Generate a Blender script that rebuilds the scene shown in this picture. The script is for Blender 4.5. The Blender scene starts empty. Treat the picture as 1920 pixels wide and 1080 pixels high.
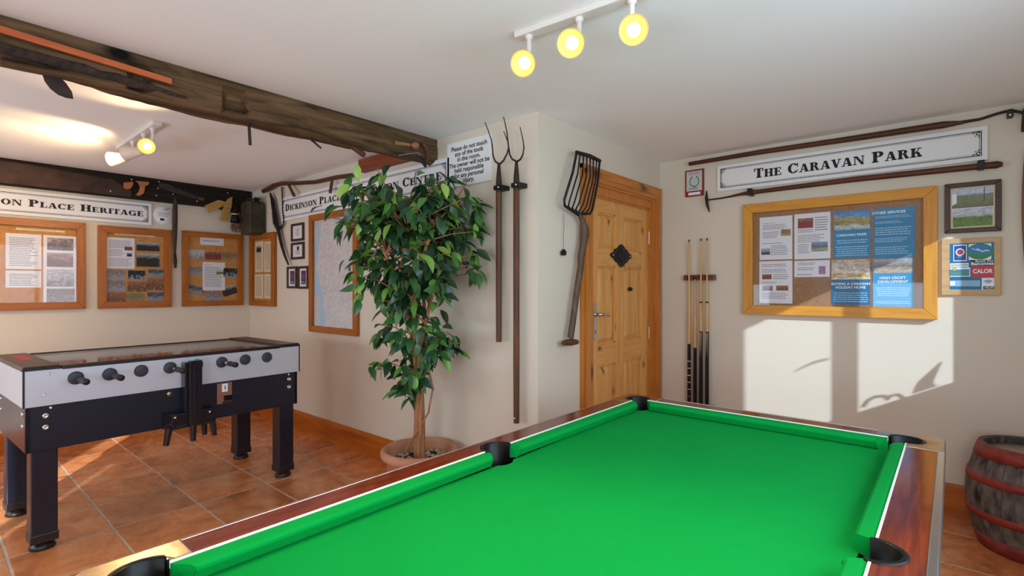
import bpy, bmesh, math, random
from mathutils import Vector, Matrix
R = math.radians
scene = bpy.context.scene
COL = scene.collection

# ------------------------------------------------------------------ camera
cam_d = bpy.data.cameras.new('camera')
cam_d.sensor_width = 36.0
cam_d.lens = 964.4 / 1920 * 36.0
cam_d.clip_start = 0.02
cam = bpy.data.objects.new('camera', cam_d)
COL.objects.link(cam)
cam.location = (0, 0, 1.34)
cam.rotation_euler = (R(90), 0, R(40.66))
scene.camera = cam

# ------------------------------------------------------------------ view
vs = scene.view_settings
vs.view_transform = 'Standard'
vs.look = 'None'
vs.exposure = 0.12
vs.gamma = 1.0
vs.use_curve_mapping = False
cy = scene.cycles
cy.use_denoising = True
cy.max_bounces = 10
cy.diffuse_bounces = 5
cy.glossy_bounces = 4
cy.transparent_max_bounces = 12
cy.sample_clamp_indirect = 4.0
cy.caustics_reflective = False
cy.caustics_refractive = False

# ------------------------------------------------------------------ room constants (metres)
XA, YB, XC, YD = -5.79, 2.381, -1.845, 4.025      # the four walls in view
XE, YS = 0.72, -1.60                              # window walls beside and behind the camera
ZC = 2.372                                        # ceiling
SUN = Vector((-1.0, 0.69, -0.535))                # direction sunlight travels

# ------------------------------------------------------------------ sky and sun
w = bpy.data.worlds.new('sky'); scene.world = w; w.use_nodes = True
nt = w.node_tree
bg = nt.nodes['Background']
bg.inputs['Color'].default_value = (0.62, 0.78, 1.0, 1)
bg.inputs['Strength'].default_value = 1.0
sd = bpy.data.lights.new('sun', 'SUN')
sd.energy = 7.4; sd.angle = R(0.6); sd.color = (0.80, 0.91, 1.0)
so = bpy.data.objects.new('sun', sd); COL.objects.link(so)
so.rotation_euler = SUN.to_track_quat('-Z', 'Y').to_euler()
so.location = (6, -4, 6)

def area(name, loc, rot, sx, sy, e, col):
    d = bpy.data.lights.new(name, 'AREA'); d.shape = 'RECTANGLE'
    d.size = sx; d.size_y = sy; d.energy = e; d.color = col
    o = bpy.data.objects.new(name, d); COL.objects.link(o)
    o.location = loc; o.rotation_euler = rot
    return o
# daylight entering by the window openings of the two walls outside the frame; the south pair is added fill
area('daylight_east_window', (XE + .10, 0.75, 1.56), (0, R(90), 0), 1.05, 2.7, 96, (.74, .88, 1.0))
area('daylight_sun_window', (XE + .10, 3.11, 1.62), (0, R(90), 0), .88, .80, 1.5, (.74, .88, 1.0))
area('south_fill_left', (-3.9, YS - .10, 1.14), (R(90), 0, 0), 3.0, .52, 74, (.80, .91, 1.0))
area('south_fill_right', (-.2, YS - .10, .94), (R(90), 0, 0), 1.5, .97, 74, (.80, .91, 1.0))

# ------------------------------------------------------------------ helpers
def lin(c):
    return tuple(((v / 255) / 12.92 if v / 255 <= .04045 else ((v / 255 + .055) / 1.055) ** 2.4) for v in c)

class MB:
    """collects shapes; build() links them as one mesh object"""
    def __init__(s, o=(0, 0, 0)):
        s.v = []; s.f = []; s.m = []; s.sm = []; s.o = Vector(o)
    def add(s, vs, fs, m=0, smooth=False):
        b = len(s.v)
        s.v += [tuple(Vector(p) - s.o) for p in vs]
        for f in fs:
            s.f.append([b + i for i in f]); s.m.append(m); s.sm.append(smooth)
        return s
    def box(s, x0, x1, y0, y1, z0, z1, m=0):
        v = [(x0,y0,z0),(x1,y0,z0),(x1,y1,z0),(x0,y1,z0),(x0,y0,z1),(x1,y0,z1),(x1,y1,z1),(x0,y1,z1)]
        return s.add(v, [(0,3,2,1),(4,5,6,7),(0,1,5,4),(1,2,6,5),(2,3,7,6),(3,0,4,7)], m)
    def prism_xz(s, poly, y0, y1, m=0):
        """polygon in x,z (counter-clockwise from the front), front at y0, back at y1"""
        n = len(poly)
        v = [(x, y0, z) for x, z in poly] + [(x, y1, z) for x, z in poly]
        f = [tuple(range(n)), tuple(range(2*n-1, n-1, -1))] + [(i, i+n, (i+1) % n + n, (i+1) % n) for i in range(n)]
        return s.add(v, f, m)
    def prism_xy(s, poly, z0, z1, m=0):
        n = len(poly)
        v = [(x, y, z1) for x, y in poly] + [(x, y, z0) for x, y in poly]
        f = [tuple(range(n)), tuple(range(2*n-1, n-1, -1))] + [(i, i+n, (i+1) % n + n, (i+1) % n) for i in range(n)]
        return s.add(v, f, m)
    def prism_yz(s, poly, x0, x1, m=0):
        n = len(poly)
        v = [(x1, y, z) for y, z in poly] + [(x0, y, z) for y, z in poly]
        f = [tuple(range(n)), tuple(range(2*n-1, n-1, -1))] + [(i, i+n, (i+1) % n + n, (i+1) % n) for i in range(n)]
        return s.add(v, f, m)
    def tube(s, path, r, seg=8, m=0, flat=1.0, smooth=True):
        """sweep along path; r a number or one per point; flat squashes the second axis"""
        P = [Vector(p) for p in path]; n = len(P)
        rr = r if isinstance(r, (list, tuple)) else [r] * n
        T = []
        for i in range(n):
            d = P[min(i+1, n-1)] - P[max(i-1, 0)]
            T.append(d.normalized() if d.length > 1e-9 else Vector((0, 0, 1)))
        up = Vector((0, 1, 0)) if abs(T[0].y) < .9 else Vector((1, 0, 0))
        vs = []; a = None
        for i in range(n):
            a = (up if a is None else a); a = (a - T[i] * a.dot(T[i]))
            a = a.normalized() if a.length > 1e-6 else T[i].orthogonal().normalized()
            b = T[i].cross(a)
            for k in range(seg):
                t = 2 * math.pi * k / seg
                vs.append(P[i] + a * (math.cos(t) * rr[i] * flat) + b * (math.sin(t) * rr[i]))
        fs = []
        for i in range(n - 1):
            for k in range(seg):
                fs.append((i*seg+k, i*seg+(k+1) % seg, (i+1)*seg+(k+1) % seg, (i+1)*seg+k))
        s.add(vs, fs, m, smooth)
        s.add([vs[k] for k in range(seg)], [tuple(range(seg-1, -1, -1))], m)
        s.add([vs[(n-1)*seg+k] for k in range(seg)], [tuple(range(seg))], m)
        return s
    def lathe(s, prof, seg=32, c=(0, 0, 0), ax=(0, 0, 1), m=0, smooth=True, ref=None):
        """profile of (radius, height) turned about the axis through c"""
        A = Vector(ax).normalized(); U = A.orthogonal().normalized() if ref is None else Vector(ref); W = A.cross(U); C = Vector(c)
        vs = []
        for r, h in prof:
            for k in range(seg):
                t = 2 * math.pi * k / seg
                vs.append(C + A * h + (U * math.cos(t) + W * math.sin(t)) * max(r, 1e-5))
        fs = []
        for i in range(len(prof) - 1):
            for k in range(seg):
                fs.append((i*seg+k, i*seg+(k+1) % seg, (i+1)*seg+(k+1) % seg, (i+1)*seg+k))
        return s.add(vs, fs, m, smooth)
    def disc(s, c, r, seg=24, ax=(0, 0, 1), m=0):
        A = Vector(ax).normalized(); U = A.orthogonal().normalized(); W = A.cross(U); C = Vector(c)
        return s.add([C + (U*math.cos(2*math.pi*k/seg) + W*math.sin(2*math.pi*k/seg))*r for k in range(seg)], [tuple(range(seg))], m)
    def build(s, name, mats, parent=None, bevel=0, mesh_only=False, loc=None, rot=None):
        me = bpy.data.meshes.new(name)
        me.from_pydata(s.v, [], s.f)
        for mt in (mats if isinstance(mats, (list, tuple)) else [mats]):
            me.materials.append(mt)
        me.polygons.foreach_set('material_index', s.m)
        me.polygons.foreach_set('use_smooth', s.sm)
        me.update()
        if mesh_only: return me
        return link(name, me, parent, bevel, loc, rot)

def link(name, me, parent=None, bevel=0, loc=None, rot=None):
    o = bpy.data.objects.new(name, me); COL.objects.link(o)
    if parent is not None: o.parent = parent
    if loc is not None: o.location = loc
    if rot is not None: o.rotation_euler = rot
    if bevel:
        b = o.modifiers.new('edge', 'BEVEL'); b.width = bevel; b.segments = 2; b.limit_method = 'ANGLE'; b.angle_limit = R(40)
    return o

def tag(o, label, cat, group=None, kind=None):
    o['label'] = label; o['category'] = cat
    if group: o['group'] = group
    if kind: o['kind'] = kind
    return o

def thing(name, label, cat, loc=(0, 0, 0), rot=(0, 0, 0), group=None):
    o = bpy.data.objects.new(name, None); COL.objects.link(o)
    o.empty_display_size = .05
    o.location = loc; o.rotation_euler = rot
    return tag(o, label, cat, group)

def structure(o):
    o['kind'] = 'structure'
    return o

def wpos(wall, u, v, out=0.0):
    return {'A': (XA + out, u, v), 'B': (u, YB - out, v), 'C': (XC + out, u, v), 'D': (u, YD - out, v)}[wall]
def wrot(wall):
    return (0, 0, R(90) if wall in 'AC' else 0)
def wthing(name, label, cat, wall, u, v, group=None):
    """a thing on a wall: children use x = along the wall, -y = out of the wall, z = up"""
    return thing(name, label, cat, wpos(wall, u, v), wrot(wall), group)

# ------------------------------------------------------------------ materials
def base_mat(name):
    m = bpy.data.materials.new(name); m.use_nodes = True
    return m, m.node_tree, m.node_tree.nodes['Principled BSDF']
def setp(b, rough, metal, spec):
    b.inputs['Roughness'].default_value = rough; b.inputs['Metallic'].default_value = metal
    b.inputs['Specular IOR Level'].default_value = spec
def coords(nt, scale=(1, 1, 1), kind='Object', rand=False):
    tc = nt.nodes.new('ShaderNodeTexCoord'); mp = nt.nodes.new('ShaderNodeMapping')
    mp.inputs['Scale'].default_value = scale
    nt.links.new(tc.outputs[kind], mp.inputs['Vector'])
    if rand:
        oi = nt.nodes.new('ShaderNodeObjectInfo'); ml = nt.nodes.new('ShaderNodeVectorMath'); ml.operation = 'MULTIPLY'
        ml.inputs[1].default_value = (37, 53, 71)
        nt.links.new(oi.outputs['Random'], ml.inputs[0]); nt.links.new(ml.outputs[0], mp.inputs['Location'])
    return mp.outputs['Vector']
def ramp(nt, fac, stops):
    r = nt.nodes.new('ShaderNodeValToRGB'); e = r.color_ramp.elements
    while len(e) > 1: e.remove(e[0])
    e[0].position = stops[0][0]; e[0].color = (*stops[0][1], 1)
    for p, c in stops[1:]:
        x = e.new(p); x.color = (*c, 1)
    nt.links.new(fac, r.inputs['Fac'])
    return r.outputs['Color']
def noise(nt, vec, scale, detail=4, dist=0.0, rough=.55):
    n = nt.nodes.new('ShaderNodeTexNoise')
    n.inputs['Scale'].default_value = scale; n.inputs['Detail'].default_value = detail
    n.inputs['Distortion'].default_value = dist; n.inputs['Roughness'].default_value = rough
    nt.links.new(vec, n.inputs['Vector'])
    return n.outputs['Fac']
def bump(nt, b, h, strength, dist=.01):
    n = nt.nodes.new('ShaderNodeBump'); n.inputs['Strength'].default_value = strength; n.inputs['Distance'].default_value = dist
    nt.links.new(h, n.inputs['Height']); nt.links.new(n.outputs['Normal'], b.inputs['Normal'])
def mixc(nt, fac, a, b_, mode='MIX'):
    n = nt.nodes.new('ShaderNodeMix'); n.data_type = 'RGBA'; n.blend_type = mode
    for k, x in ((6, a), (7, b_)):
        if hasattr(x, 'links'): nt.links.new(x, n.inputs[k])
        else: n.inputs[k].default_value = (*x, 1)
    if hasattr(fac, 'links'): nt.links.new(fac, n.inputs[0])
    else: n.inputs[0].default_value = fac
    return n.outputs[2]

def nmat(name, c, rough=.5, metal=0, var=.12, scale=8, bmp=0, bscale=None, stretch=(1, 1, 1), spec=.4, c2=None, rand=False):
    """plain colour (sRGB 0-255) with a little procedural mottling"""
    m, nt, b = base_mat(name); setp(b, rough, metal, spec)
    c = lin(c); d = lin(c2) if c2 else tuple(v * (1 - var) for v in c)
    vec = coords(nt, stretch, rand=rand)
    f = noise(nt, vec, scale, 5)
    nt.links.new(ramp(nt, f, [(.3, d), (.7, c)]), b.inputs['Base Color'])
    if bmp: bump(nt, b, noise(nt, vec, bscale or scale * 6, 4), bmp)
    return m

def wood(name, light, dark, axis='x', rough=.45, scale=1.0, knots=0, spec=.4, bmp=.05, contrast=.28):
    """grain running along the axis"""
    m, nt, b = base_mat(name); setp(b, rough, 0, spec)
    s = {'x': (1.2, 14, 14), 'y': (14, 1.2, 14), 'z': (14, 14, 1.2)}[axis]
    vec = coords(nt, tuple(v * scale for v in s), rand=True)
    f = noise(nt, vec, 1.6, 6, 1.2)
    col = ramp(nt, f, [(.5 - contrast, lin(dark)), (.5, tuple((x + y) / 2 for x, y in zip(lin(dark), lin(light)))), (.5 + contrast, lin(light))])
    if knots:
        s2 = {'x': (.55, 1), 'y': (.55, 1), 'z': (1, .55)}[axis]
        v2 = coords(nt, (1, 1, 1), rand=True); sp = nt.nodes.new('ShaderNodeSeparateXYZ'); nt.links.new(v2, sp.inputs[0])
        ad = nt.nodes.new('ShaderNodeMath'); ad.operation = 'ADD'; nt.links.new(sp.outputs[0], ad.inputs[0]); nt.links.new(sp.outputs[1], ad.inputs[1])
        cb = nt.nodes.new('ShaderNodeCombineXYZ'); nt.links.new(ad.outputs[0], cb.inputs[0]); nt.links.new(sp.outputs[2], cb.inputs[1])
        mp = nt.nodes.new('ShaderNodeMapping'); mp.inputs['Scale'].default_value = (s2[0], s2[1], 1); nt.links.new(cb.outputs[0], mp.inputs[0])
        vo = nt.nodes.new('ShaderNodeTexVoronoi'); vo.voronoi_dimensions = '2D'; vo.inputs['Scale'].default_value = knots
        nt.links.new(mp.outputs[0], vo.inputs['Vector'])
        k0 = ramp(nt, vo.outputs['Distance'], [(.035, (1, 1, 1)), (.085, (.25, .25, .25)), (.13, (0, 0, 0))])
        cs = nt.nodes.new('ShaderNodeSeparateColor'); nt.links.new(vo.outputs['Color'], cs.inputs[0])
        k1 = ramp(nt, cs.outputs[0], [(.52, (0, 0, 0)), (.56, (1, 1, 1))])
        k = mixc(nt, 1.0, k0, k1, 'MULTIPLY')
        col = mixc(nt, k, col, tuple(v * .30 for v in lin(dark)))
    nt.links.new(col, b.inputs['Base Color'])
    if bmp: bump(nt, b, f, bmp, .004)
    return m

def glass_mat(name, tint=(1, 1, 1), refl=1.0, ior=1.5):
    """thin clear sheet: see-through with a fresnel reflection"""
    m = bpy.data.materials.new(name); m.use_nodes = True; nt = m.node_tree
    for n in list(nt.nodes): nt.nodes.remove(n)
    out = nt.nodes.new('ShaderNodeOutputMaterial'); t = nt.nodes.new('ShaderNodeBsdfTransparent'); t.inputs['Color'].default_value = (*tint, 1)
    g = nt.nodes.new('ShaderNodeBsdfGlossy'); g.inputs['Roughness'].default_value = .03
    geo = nt.nodes.new('ShaderNodeNewGeometry')
    dot = nt.nodes.new('ShaderNodeVectorMath'); dot.operation = 'DOT_PRODUCT'
    nt.links.new(geo.outputs['Normal'], dot.inputs[0]); nt.links.new(geo.outputs['Incoming'], dot.inputs[1])
    def mth(op, a, b=None, c=None):
        n = nt.nodes.new('ShaderNodeMath'); n.operation = op
        for k, x in enumerate((a, b, c)):
            if x is None: continue
            if hasattr(x, 'links'): nt.links.new(x, n.inputs[k])
            else: n.inputs[k].default_value = x
        return n.outputs[0]
    f0 = ((ior - 1) / (ior + 1)) ** 2             # Schlick's reflectance, the same from both sides of the sheet
    x = mth('SUBTRACT', 1.0, mth('MINIMUM', mth('ABSOLUTE', dot.outputs['Value']), 1.0))
    ng = mth('MULTIPLY', mth('MULTIPLY_ADD', mth('POWER', x, 5.0), 1 - f0, f0), refl)
    mx = nt.nodes.new('ShaderNodeMixShader'); nt.links.new(ng, mx.inputs['Fac'])
    nt.links.new(t.outputs[0], mx.inputs[1]); nt.links.new(g.outputs[0], mx.inputs[2]); nt.links.new(mx.outputs[0], out.inputs['Surface'])
    return m

def emit_mat(name, c, e):
    m, nt, b = base_mat(name)
    b.inputs['Base Color'].default_value = (*lin(c), 1)
    b.inputs['Emission Color'].default_value = (*lin(c), 1); b.inputs['Emission Strength'].default_value = e
    return m

M = {}
M['wall'] = nmat('wall_paint', (222, 210, 191), .85, var=.03, scale=1.3, bmp=.04, bscale=60, spec=.25)
M['ceiling'] = nmat('ceiling_paint', (248, 247, 245), .9, var=.02, scale=1.1, spec=.2)
M['pine'] = wood('varnished_pine', (218, 138, 52), (168, 88, 20), 'x', .32, .8, 2.6, .45)
M['pine_z'] = wood('varnished_pine_upright', (218, 138, 52), (168, 88, 20), 'z', .32, .8, 2.6, .45)
M['pine_base'] = wood('pine_skirting', (204, 112, 28), (150, 66, 8), 'x', .35, .7, 3.0, .4)
M['door'] = wood('door_pine', (234, 178, 102), (202, 128, 54), 'z', .34, .8, 5.0, .45)
M['door_x'] = wood('door_pine_rail', (234, 178, 102), (202, 128, 54), 'x', .34, .8, 5.0, .45)
M['frame'] = wood('board_frame_oak', (186, 108, 28), (142, 72, 12), 'x', .4, 1.2, 0, .4)
M['frame_z'] = wood('board_frame_oak_upright', (186, 108, 28), (142, 72, 12), 'z', .4, 1.2, 0, .4)
M['frame_y'] = wood('yellow_beech', (226, 160, 52), (196, 124, 30), 'x', .4, 1.2, 0, .4)
M['frame_yz'] = wood('yellow_beech_upright', (226, 160, 52), (196, 124, 30), 'z', .4, 1.2, 0, .4)
M['old'] = wood('old_dark_timber', (124, 96, 66), (32, 21, 13), 'y', .8, .9, 2.2, .2, .6, .22)
M['old_x'] = wood('old_black_timber', (44, 34, 26), (16, 11, 8), 'x', .75, .9, 0, .2, .4)
M['handle'] = wood('worn_tool_handle', (110, 70, 44), (60, 34, 20), 'z', .55, 1.2, 0, .35)
M['handle_x'] = wood('worn_tool_handle_level', (104, 58, 34), (56, 28, 16), 'x', .5, 1.2, 0, .35)
M['iron'] = nmat('rusty_iron', (66, 48, 38), .6, .3, c2=(34, 25, 22), scale=22, bmp=.2)
M['black_iron'] = nmat('black_iron', (38, 36, 36), .45, .3, c2=(18, 17, 18), scale=24, bmp=.2)
M['steel'] = nmat('brushed_steel', (196, 200, 206), .28, 1.0, var=.08, scale=30)
M['screw'] = nmat('bright_screw', (225, 225, 225), .2, 1.0, var=.05)
M['cork'] = nmat('cork', (196, 150, 104), .9, c2=(168, 120, 76), scale=60, spec=.2)
M['cork_o'] = nmat('orange_cork', (206, 150, 84), .85, c2=(182, 122, 58), scale=50, spec=.2)
M['cork_d'] = nmat('brown_felt', (166, 128, 96), .9, c2=(146, 108, 78), scale=60, spec=.2)
M['white'] = nmat('white_card', (236, 234, 232), .6, var=.02, spec=.3)
M['paper'] = nmat('white_paper', (228, 226, 232), .7, var=.03, spec=.3)
M['cream'] = nmat('cream_paper', (232, 214, 176), .7, var=.03, spec=.3)
M['ink'] = nmat('black_ink', (26, 22, 22), .6, var=.1)
M['greyink'] = nmat('grey_print', (120, 116, 120), .7, var=.1)
M['paleblue'] = nmat('pale_blue_print', (168, 206, 226), .6, var=.02)
M['whiteink'] = nmat('white_print', (236, 240, 244), .6, var=.02)
M['blue'] = nmat('blue_poster', (30, 128, 176), .5, var=.06)
M['blue_d'] = nmat('deep_blue_poster', (22, 112, 156), .5, var=.06)
M['lblue'] = nmat('bright_blue_poster', (48, 152, 200), .5, var=.05)
M['white_metal'] = nmat('white_enamel', (232, 226, 218), .35, var=.02, spec=.5)
M['glass'] = glass_mat('picture_glass', refl=.35)
M['window_glass'] = glass_mat('sun_dimming_glass', (.73, .76, .79), refl=.6)  # tint added to weaken sun and daylight through these panes
M['clear_glass'] = glass_mat('clear_window_glass', refl=.6)
M['whiteframe'] = nmat('white_gloss_wood', (235, 233, 228), .4, var=.02)

# ================================================================== THE ROOM
T = .10
structure(MB().box(XA-T, XA, YS-T, YB+T, 0, ZC).build('wall_left', M['wall']))
structure(MB().box(XA, XC, YB, YB+T, 0, ZC).build('wall_back', M['wall']))
structure(MB().box(XC-T, XE+T, YD, YD+T, 0, ZC).build('wall_far', M['wall']))
# wall with the pine door: pieces round the opening
DO0, DO1, DOZ = 2.945, 3.875, 2.01
m = MB()
m.box(XC-T, XC, YB+T, DO0, 0, ZC); m.box(XC-T, XC, DO1, YD, 0, ZC); m.box(XC-T, XC, DO0, DO1, DOZ, ZC)
structure(m.build('wall_door', M['wall']))
# window wall to the right of the camera
m = MB()
W1 = (-.60, 2.10, 1.03, 2.08); W2 = (2.69, 3.53, 1.163, 2.065)
X0, X1 = XE, XE+.03
m.box(X0, X1, YS-T, W1[0], 0, ZC); m.box(X0, X1, W1[0], W1[1], 0, W1[2]); m.box(X0, X1, W1[0], W1[1], W1[3], ZC)
m.box(X0, X1, W1[1], W2[0], 0, ZC); m.box(X0, X1, W2[0], W2[1], 0, W2[2]); m.box(X0, X1, W2[0], W2[1], W2[3], ZC); m.box(X0, X1, W2[1], YD, 0, ZC)
structure(m.build('wall_right', M['wall']))
# wall behind the camera
m = MB()
TS = .03
def swall(openings):
    xs = XA
    for a, b, z0, z1 in openings:
        m.box(xs, a, YS-TS, YS, 0, ZC)
        if z0 > 0: m.box(a, b, YS-TS, YS, 0, z0)
        m.box(a, b, YS-TS, YS, z1, ZC); xs = b
    m.box(xs, XE, YS-TS, YS, 0, ZC)
SOP = [(-5.40, -2.40, .88, 1.40), (-1.736, -1.247, .30, 2.26), (-1.122, -1.053, .30, 2.03), (-.95, .55, .45, 1.42)]
swall(SOP)
structure(m.build('wall_front', M['wall']))
structure(MB().box(XA-T, XE+T, YS-T, YD+T, ZC, ZC+T).build('ceiling', M['ceiling']))

# windows out of frame; the two low south ones are added for fill light
def window(name, box, axis, bars, th=.045, gm='window_glass'):
    """frame, mullions and pane in a wall opening"""
    a0, a1, z0, z1 = box
    o = thing(name, 'white painted window frame', 'window'); del o['label']; del o['category']; structure(o)
    fr = MB(); gl = MB()
    def bx(mb, u0, u1, v0, v1, d0, d1):
        if axis == 'E': mb.box(XE+d0, XE+d1, u0, u1, v0, v1)
        else: mb.box(u0, u1, YS-d1, YS-d0, v0, v1)
    e = .004
    for u0, u1, v0, v1 in ((a0, a0+e, z0, z1), (a1-e, a1, z0, z1), (a0, a1, z0, z0+e), (a0, a1, z1-e, z1)): bx(fr, u0, u1, v0, v1, .0, .03)
    for u0, u1 in bars: bx(fr, u0, u1, z0, z1, .005, .03)
    bx(gl, a0, a1, z0, z1, .016, .02)
    fr.build('window_frame', M['whiteframe'], o); gl.build('pane', M[gm], o)
    return o
window('window_1', W1, 'E', [(.05, .11), (.72, .78), (1.39, 1.45)])
# mullion of the sunny window set so that its shadow falls between the two bright panes
mu0 = YD - .69 * (XE + .631); mu1 = YD - .69 * (XE + .504)
window('window_2', W2, 'E', [(mu0, mu1)])
window('window_3', SOP[0], 'S', [(-4.42, -4.36), (-3.42, -3.36)])
window('window_4', SOP[1], 'S', [], gm='clear_glass')
window('window_5', SOP[3], 'S', [(-.23, -.17)])
# lane outside: gravel ground and an added unseen wall that blocks sun from the long window
structure(MB().box(-14, 16, -16, 12, -.35, -.25).build('ground', nmat('gravel', (150, 142, 130), .95, var=.25, scale=3)))
structure(MB().box(3.2, 3.35, -7, .80, -.25, 3.7).build('wall_sun_blocker', nmat('sun_blocker_render', (206, 200, 188), .9, var=.1, scale=2)))

# ------------------------------------------------------------------ tiled floor
M['grout'] = nmat('pale_grout', (206, 192, 174), .85, var=.2, scale=14)
fl = structure(MB().box(XA-T, XE+T, YS-T, YD+T, -.06, -.0016).build('floor', M['grout']))
def tile_mat():
    m, nt, b = base_mat('terracotta_tile'); setp(b, .26, 0, .6)
    vec = coords(nt, (1, 1, 1), rand=True)
    f = noise(nt, vec, 3.2, 6, 1.6, .6)
    col = ramp(nt, f, [(.26, lin((140, 82, 48))), (.42, lin((196, 118, 68))), (.55, lin((222, 138, 80))), (.72, lin((216, 164, 124)))])
    oi = nt.nodes.new('ShaderNodeObjectInfo')
    tint = ramp(nt, oi.outputs['Random'], [(0, (.80, .76, .72)), (.5, (1, 1, 1)), (1, (1.1, 1.0, .9))])
    nt.links.new(mixc(nt, 1.0, col, tint, 'MULTIPLY'), b.inputs['Base Color'])
    f2 = noise(nt, vec, 14, 5, .5)
    rr = ramp(nt, f2, [(.3, (.2, .2, .2)), (.7, (.36, .36, .36))]); nt.links.new(rr, b.inputs['Roughness'])
    bump(nt, b, f, .12, .006)
    return m
M['tile'] = tile_mat()
P, GX, GY, g = .425, -3.56, .727, .0045
def tile_mesh(x0, x1, y0, y1):
    b = .002; t = MB(); z0, z1 = -.0018, .0
    v = [(x0,y0,z0),(x1,y0,z0),(x1,y1,z0),(x0,y1,z0),(x0+b,y0+b,z1),(x1-b,y0+b,z1),(x1-b,y1-b,z1),(x0+b,y1-b,z1)]
    t.add(v, [(4,5,6,7),(0,1,5,4),(1,2,6,5),(2,3,7,6),(3,0,4,7)])
    return t.build('tile', M['tile'], mesh_only=True)
full = tile_mesh(-P/2+g, P/2-g, -P/2+g, P/2-g)
def put_tile(a0, a1, b0, b1):
    cx, cy_ = (a0+a1)/2, (b0+b1)/2
    if abs(a1-a0-P) < 1e-6 and abs(b1-b0-P) < 1e-6: me = full
    elif a1-a0 < .02 or b1-b0 < .02: return
    else: me = tile_mesh((a0-a1)/2+g, (a1-a0)/2-g, (b0-b1)/2+g, (b1-b0)/2-g)
    link('tile', me, fl, loc=(cx, cy_, 0))
for i in range(-6, 11):
    for j in range(-6, 9):
        x0 = GX + i*P; x1 = x0+P; y0 = GY + j*P; y1 = y0+P
        x0c, x1c = max(x0, XA), min(x1, XE); y0c, y1c = max(y0, YS), min(y1, YD)
        if x1c <= x0c or y1c <= y0c: continue
        if y0c >= YB and x1c <= XC: continue
        if y1c > YB and x0c < XC:
            if x1c <= XC: y1c = YB
            elif y0c >= YB: x0c = XC
            else:
                put_tile(x0c, x1c, y0c, YB); x0c, y0c = XC, YB
        put_tile(x0c, x1c, y0c, y1c)

# ------------------------------------------------------------------ skirting
def skirting(name, wall, u0, u1, h=.178):
    o = MB()
    prof = [(0, 0), (.019, 0), (.019, h-.028), (.016, h-.024), (.016, h-.016), (.010, h-.006), (.004, h), (0, h)]
    n = len(prof)
    v = [(u0, -d, z) for d, z in prof] + [(u1, -d, z) for d, z in prof]
    o.add(v, [tuple(range(n)), tuple(range(2*n-1, n-1, -1))] + [(i, i+n, (i+1) % n + n, (i+1) % n) for i in range(n)])
    ob = o.build(name, M['pine_base']); ob.location = wpos(wall, 0, 0); ob.rotation_euler = wrot(wall)
    if wall == 'B': ob.location = (0, YB, 0)
    return structure(ob)
skirting('baseboard_left', 'A', YS, YB)
skirting('baseboard_back', 'B', XA+.02, XC)
skirting('baseboard_return', 'C', YB, 2.82)
skirting('baseboard_far', 'D', XC, XE)

# ------------------------------------------------------------------ pine door
dr = thing('door_1', 'six-panel varnished pine door in a moulded frame', 'door', wpos('C', 3.41, 0), wrot('C'))
structure(dr); del dr['category']
O = (3.41, 0, 0)
L0, L1, LZ = 2.980, 3.837, 1.972
cols = [(3.070, 3.321), (3.440, 3.725)]
rows = [(.24, .800), (.945, 1.497), (1.610, 1.868)]
lf = MB(O)
lf.box(L0, L1, .034, .055, .006, LZ)
for a, b in ((L0, cols[0][0]), (cols[0][1], cols[1][0]), (cols[1][1], L1)): lf.box(a, b, .016, .036, .006, LZ)
lr = MB(O)
for a, b in ((.006, rows[0][0]), (rows[0][1], rows[1][0]), (rows[1][1], rows[2][0]), (rows[2][1], LZ)):
    for c0, c1 in cols: lr.box(c0, c1, .0165, .036, a, b)
leaf = lf.build('door_leaf', M['door'], dr)
lr.build('door_rail', M['door_x'], dr)
for c0, c1 in cols:
    for z0, z1 in rows:
        p = MB(O); e = .012; k = .045
        # raised field with sloping margins
        v = [(c0+e,.034,z0+e),(c1-e,.034,z0+e),(c1-e,.034,z1-e),(c0+e,.034,z1-e),(c0+k,.021,z0+k),(c1-k,.021,z0+k),(c1-k,.021,z1-k),(c0+k,.021,z1-k)]
        p.add(v, [(4,5,6,7),(0,1,5,4),(1,2,6,5),(2,3,7,6),(3,0,4,7)])
        for a0, a1, b0, b1 in ((c0, c1, z0, z0+e), (c0, c1, z1-e, z1), (c0, c0+e, z0, z1), (c1-e, c1, z0, z1)): p.box(a0, a1, .024, .035, b0, b1)
        p.build('door_panel', M['door'], dr)
# architrave: moulded boards up both sides and over the top
def arch(side):
    p = MB(O); A0, A1, AZ = 2.824, 4.012, 2.150; B0, B1, BZ = 2.935, 3.885, 2.035
    st = [(0, .020, 1.0), (.028, .034, .72), (.012, .026, .30)]
    steps = [(0.0, .022), (.25, .032), (.55, .026), (.85, .016)]
    for i, (t, d) in enumerate(steps):
        t1 = steps[i+1][0] if i < 3 else 1.0
        if side == 'l': p.box(A0+(B0-A0)*t, A0+(B0-A0)*t1, -d, 0, 0, AZ-(AZ-BZ)*t)
        if side == 'r': p.box(A1-(A1-B1)*t1, A1-(A1-B1)*t, -d, 0, 0, AZ-(AZ-BZ)*t)
        if side == 't': p.box(A0+(B0-A0)*t, A1-(A1-B1)*t, -d-.0005, 0, AZ-(AZ-BZ)*t1, AZ-(AZ-BZ)*t)
    return p
arch('l').build('architrave', M['pine_z'], dr); arch('r').build('architrave', M['pine_z'], dr); arch('t').build('architrave', M['pine'], dr)
p = MB(O)
p.box(2.935, L0+.004, -.004, .09, 0, 2.035); p.box(L1-.004, 3.885, -.004, .09, 0, 2.035); p.box(L0, L1, -.004, .09, LZ+.002, 2.035)
p.box(L0, L0+.012, .004, .016, 0, LZ+.004); p.box(L1-.012, L1, .004, .016, 0, LZ+.004); p.box(L0, L1, .004, .016, LZ-.012, LZ+.006)
p.build('door_jamb', M['pine_z'], dr)
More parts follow.
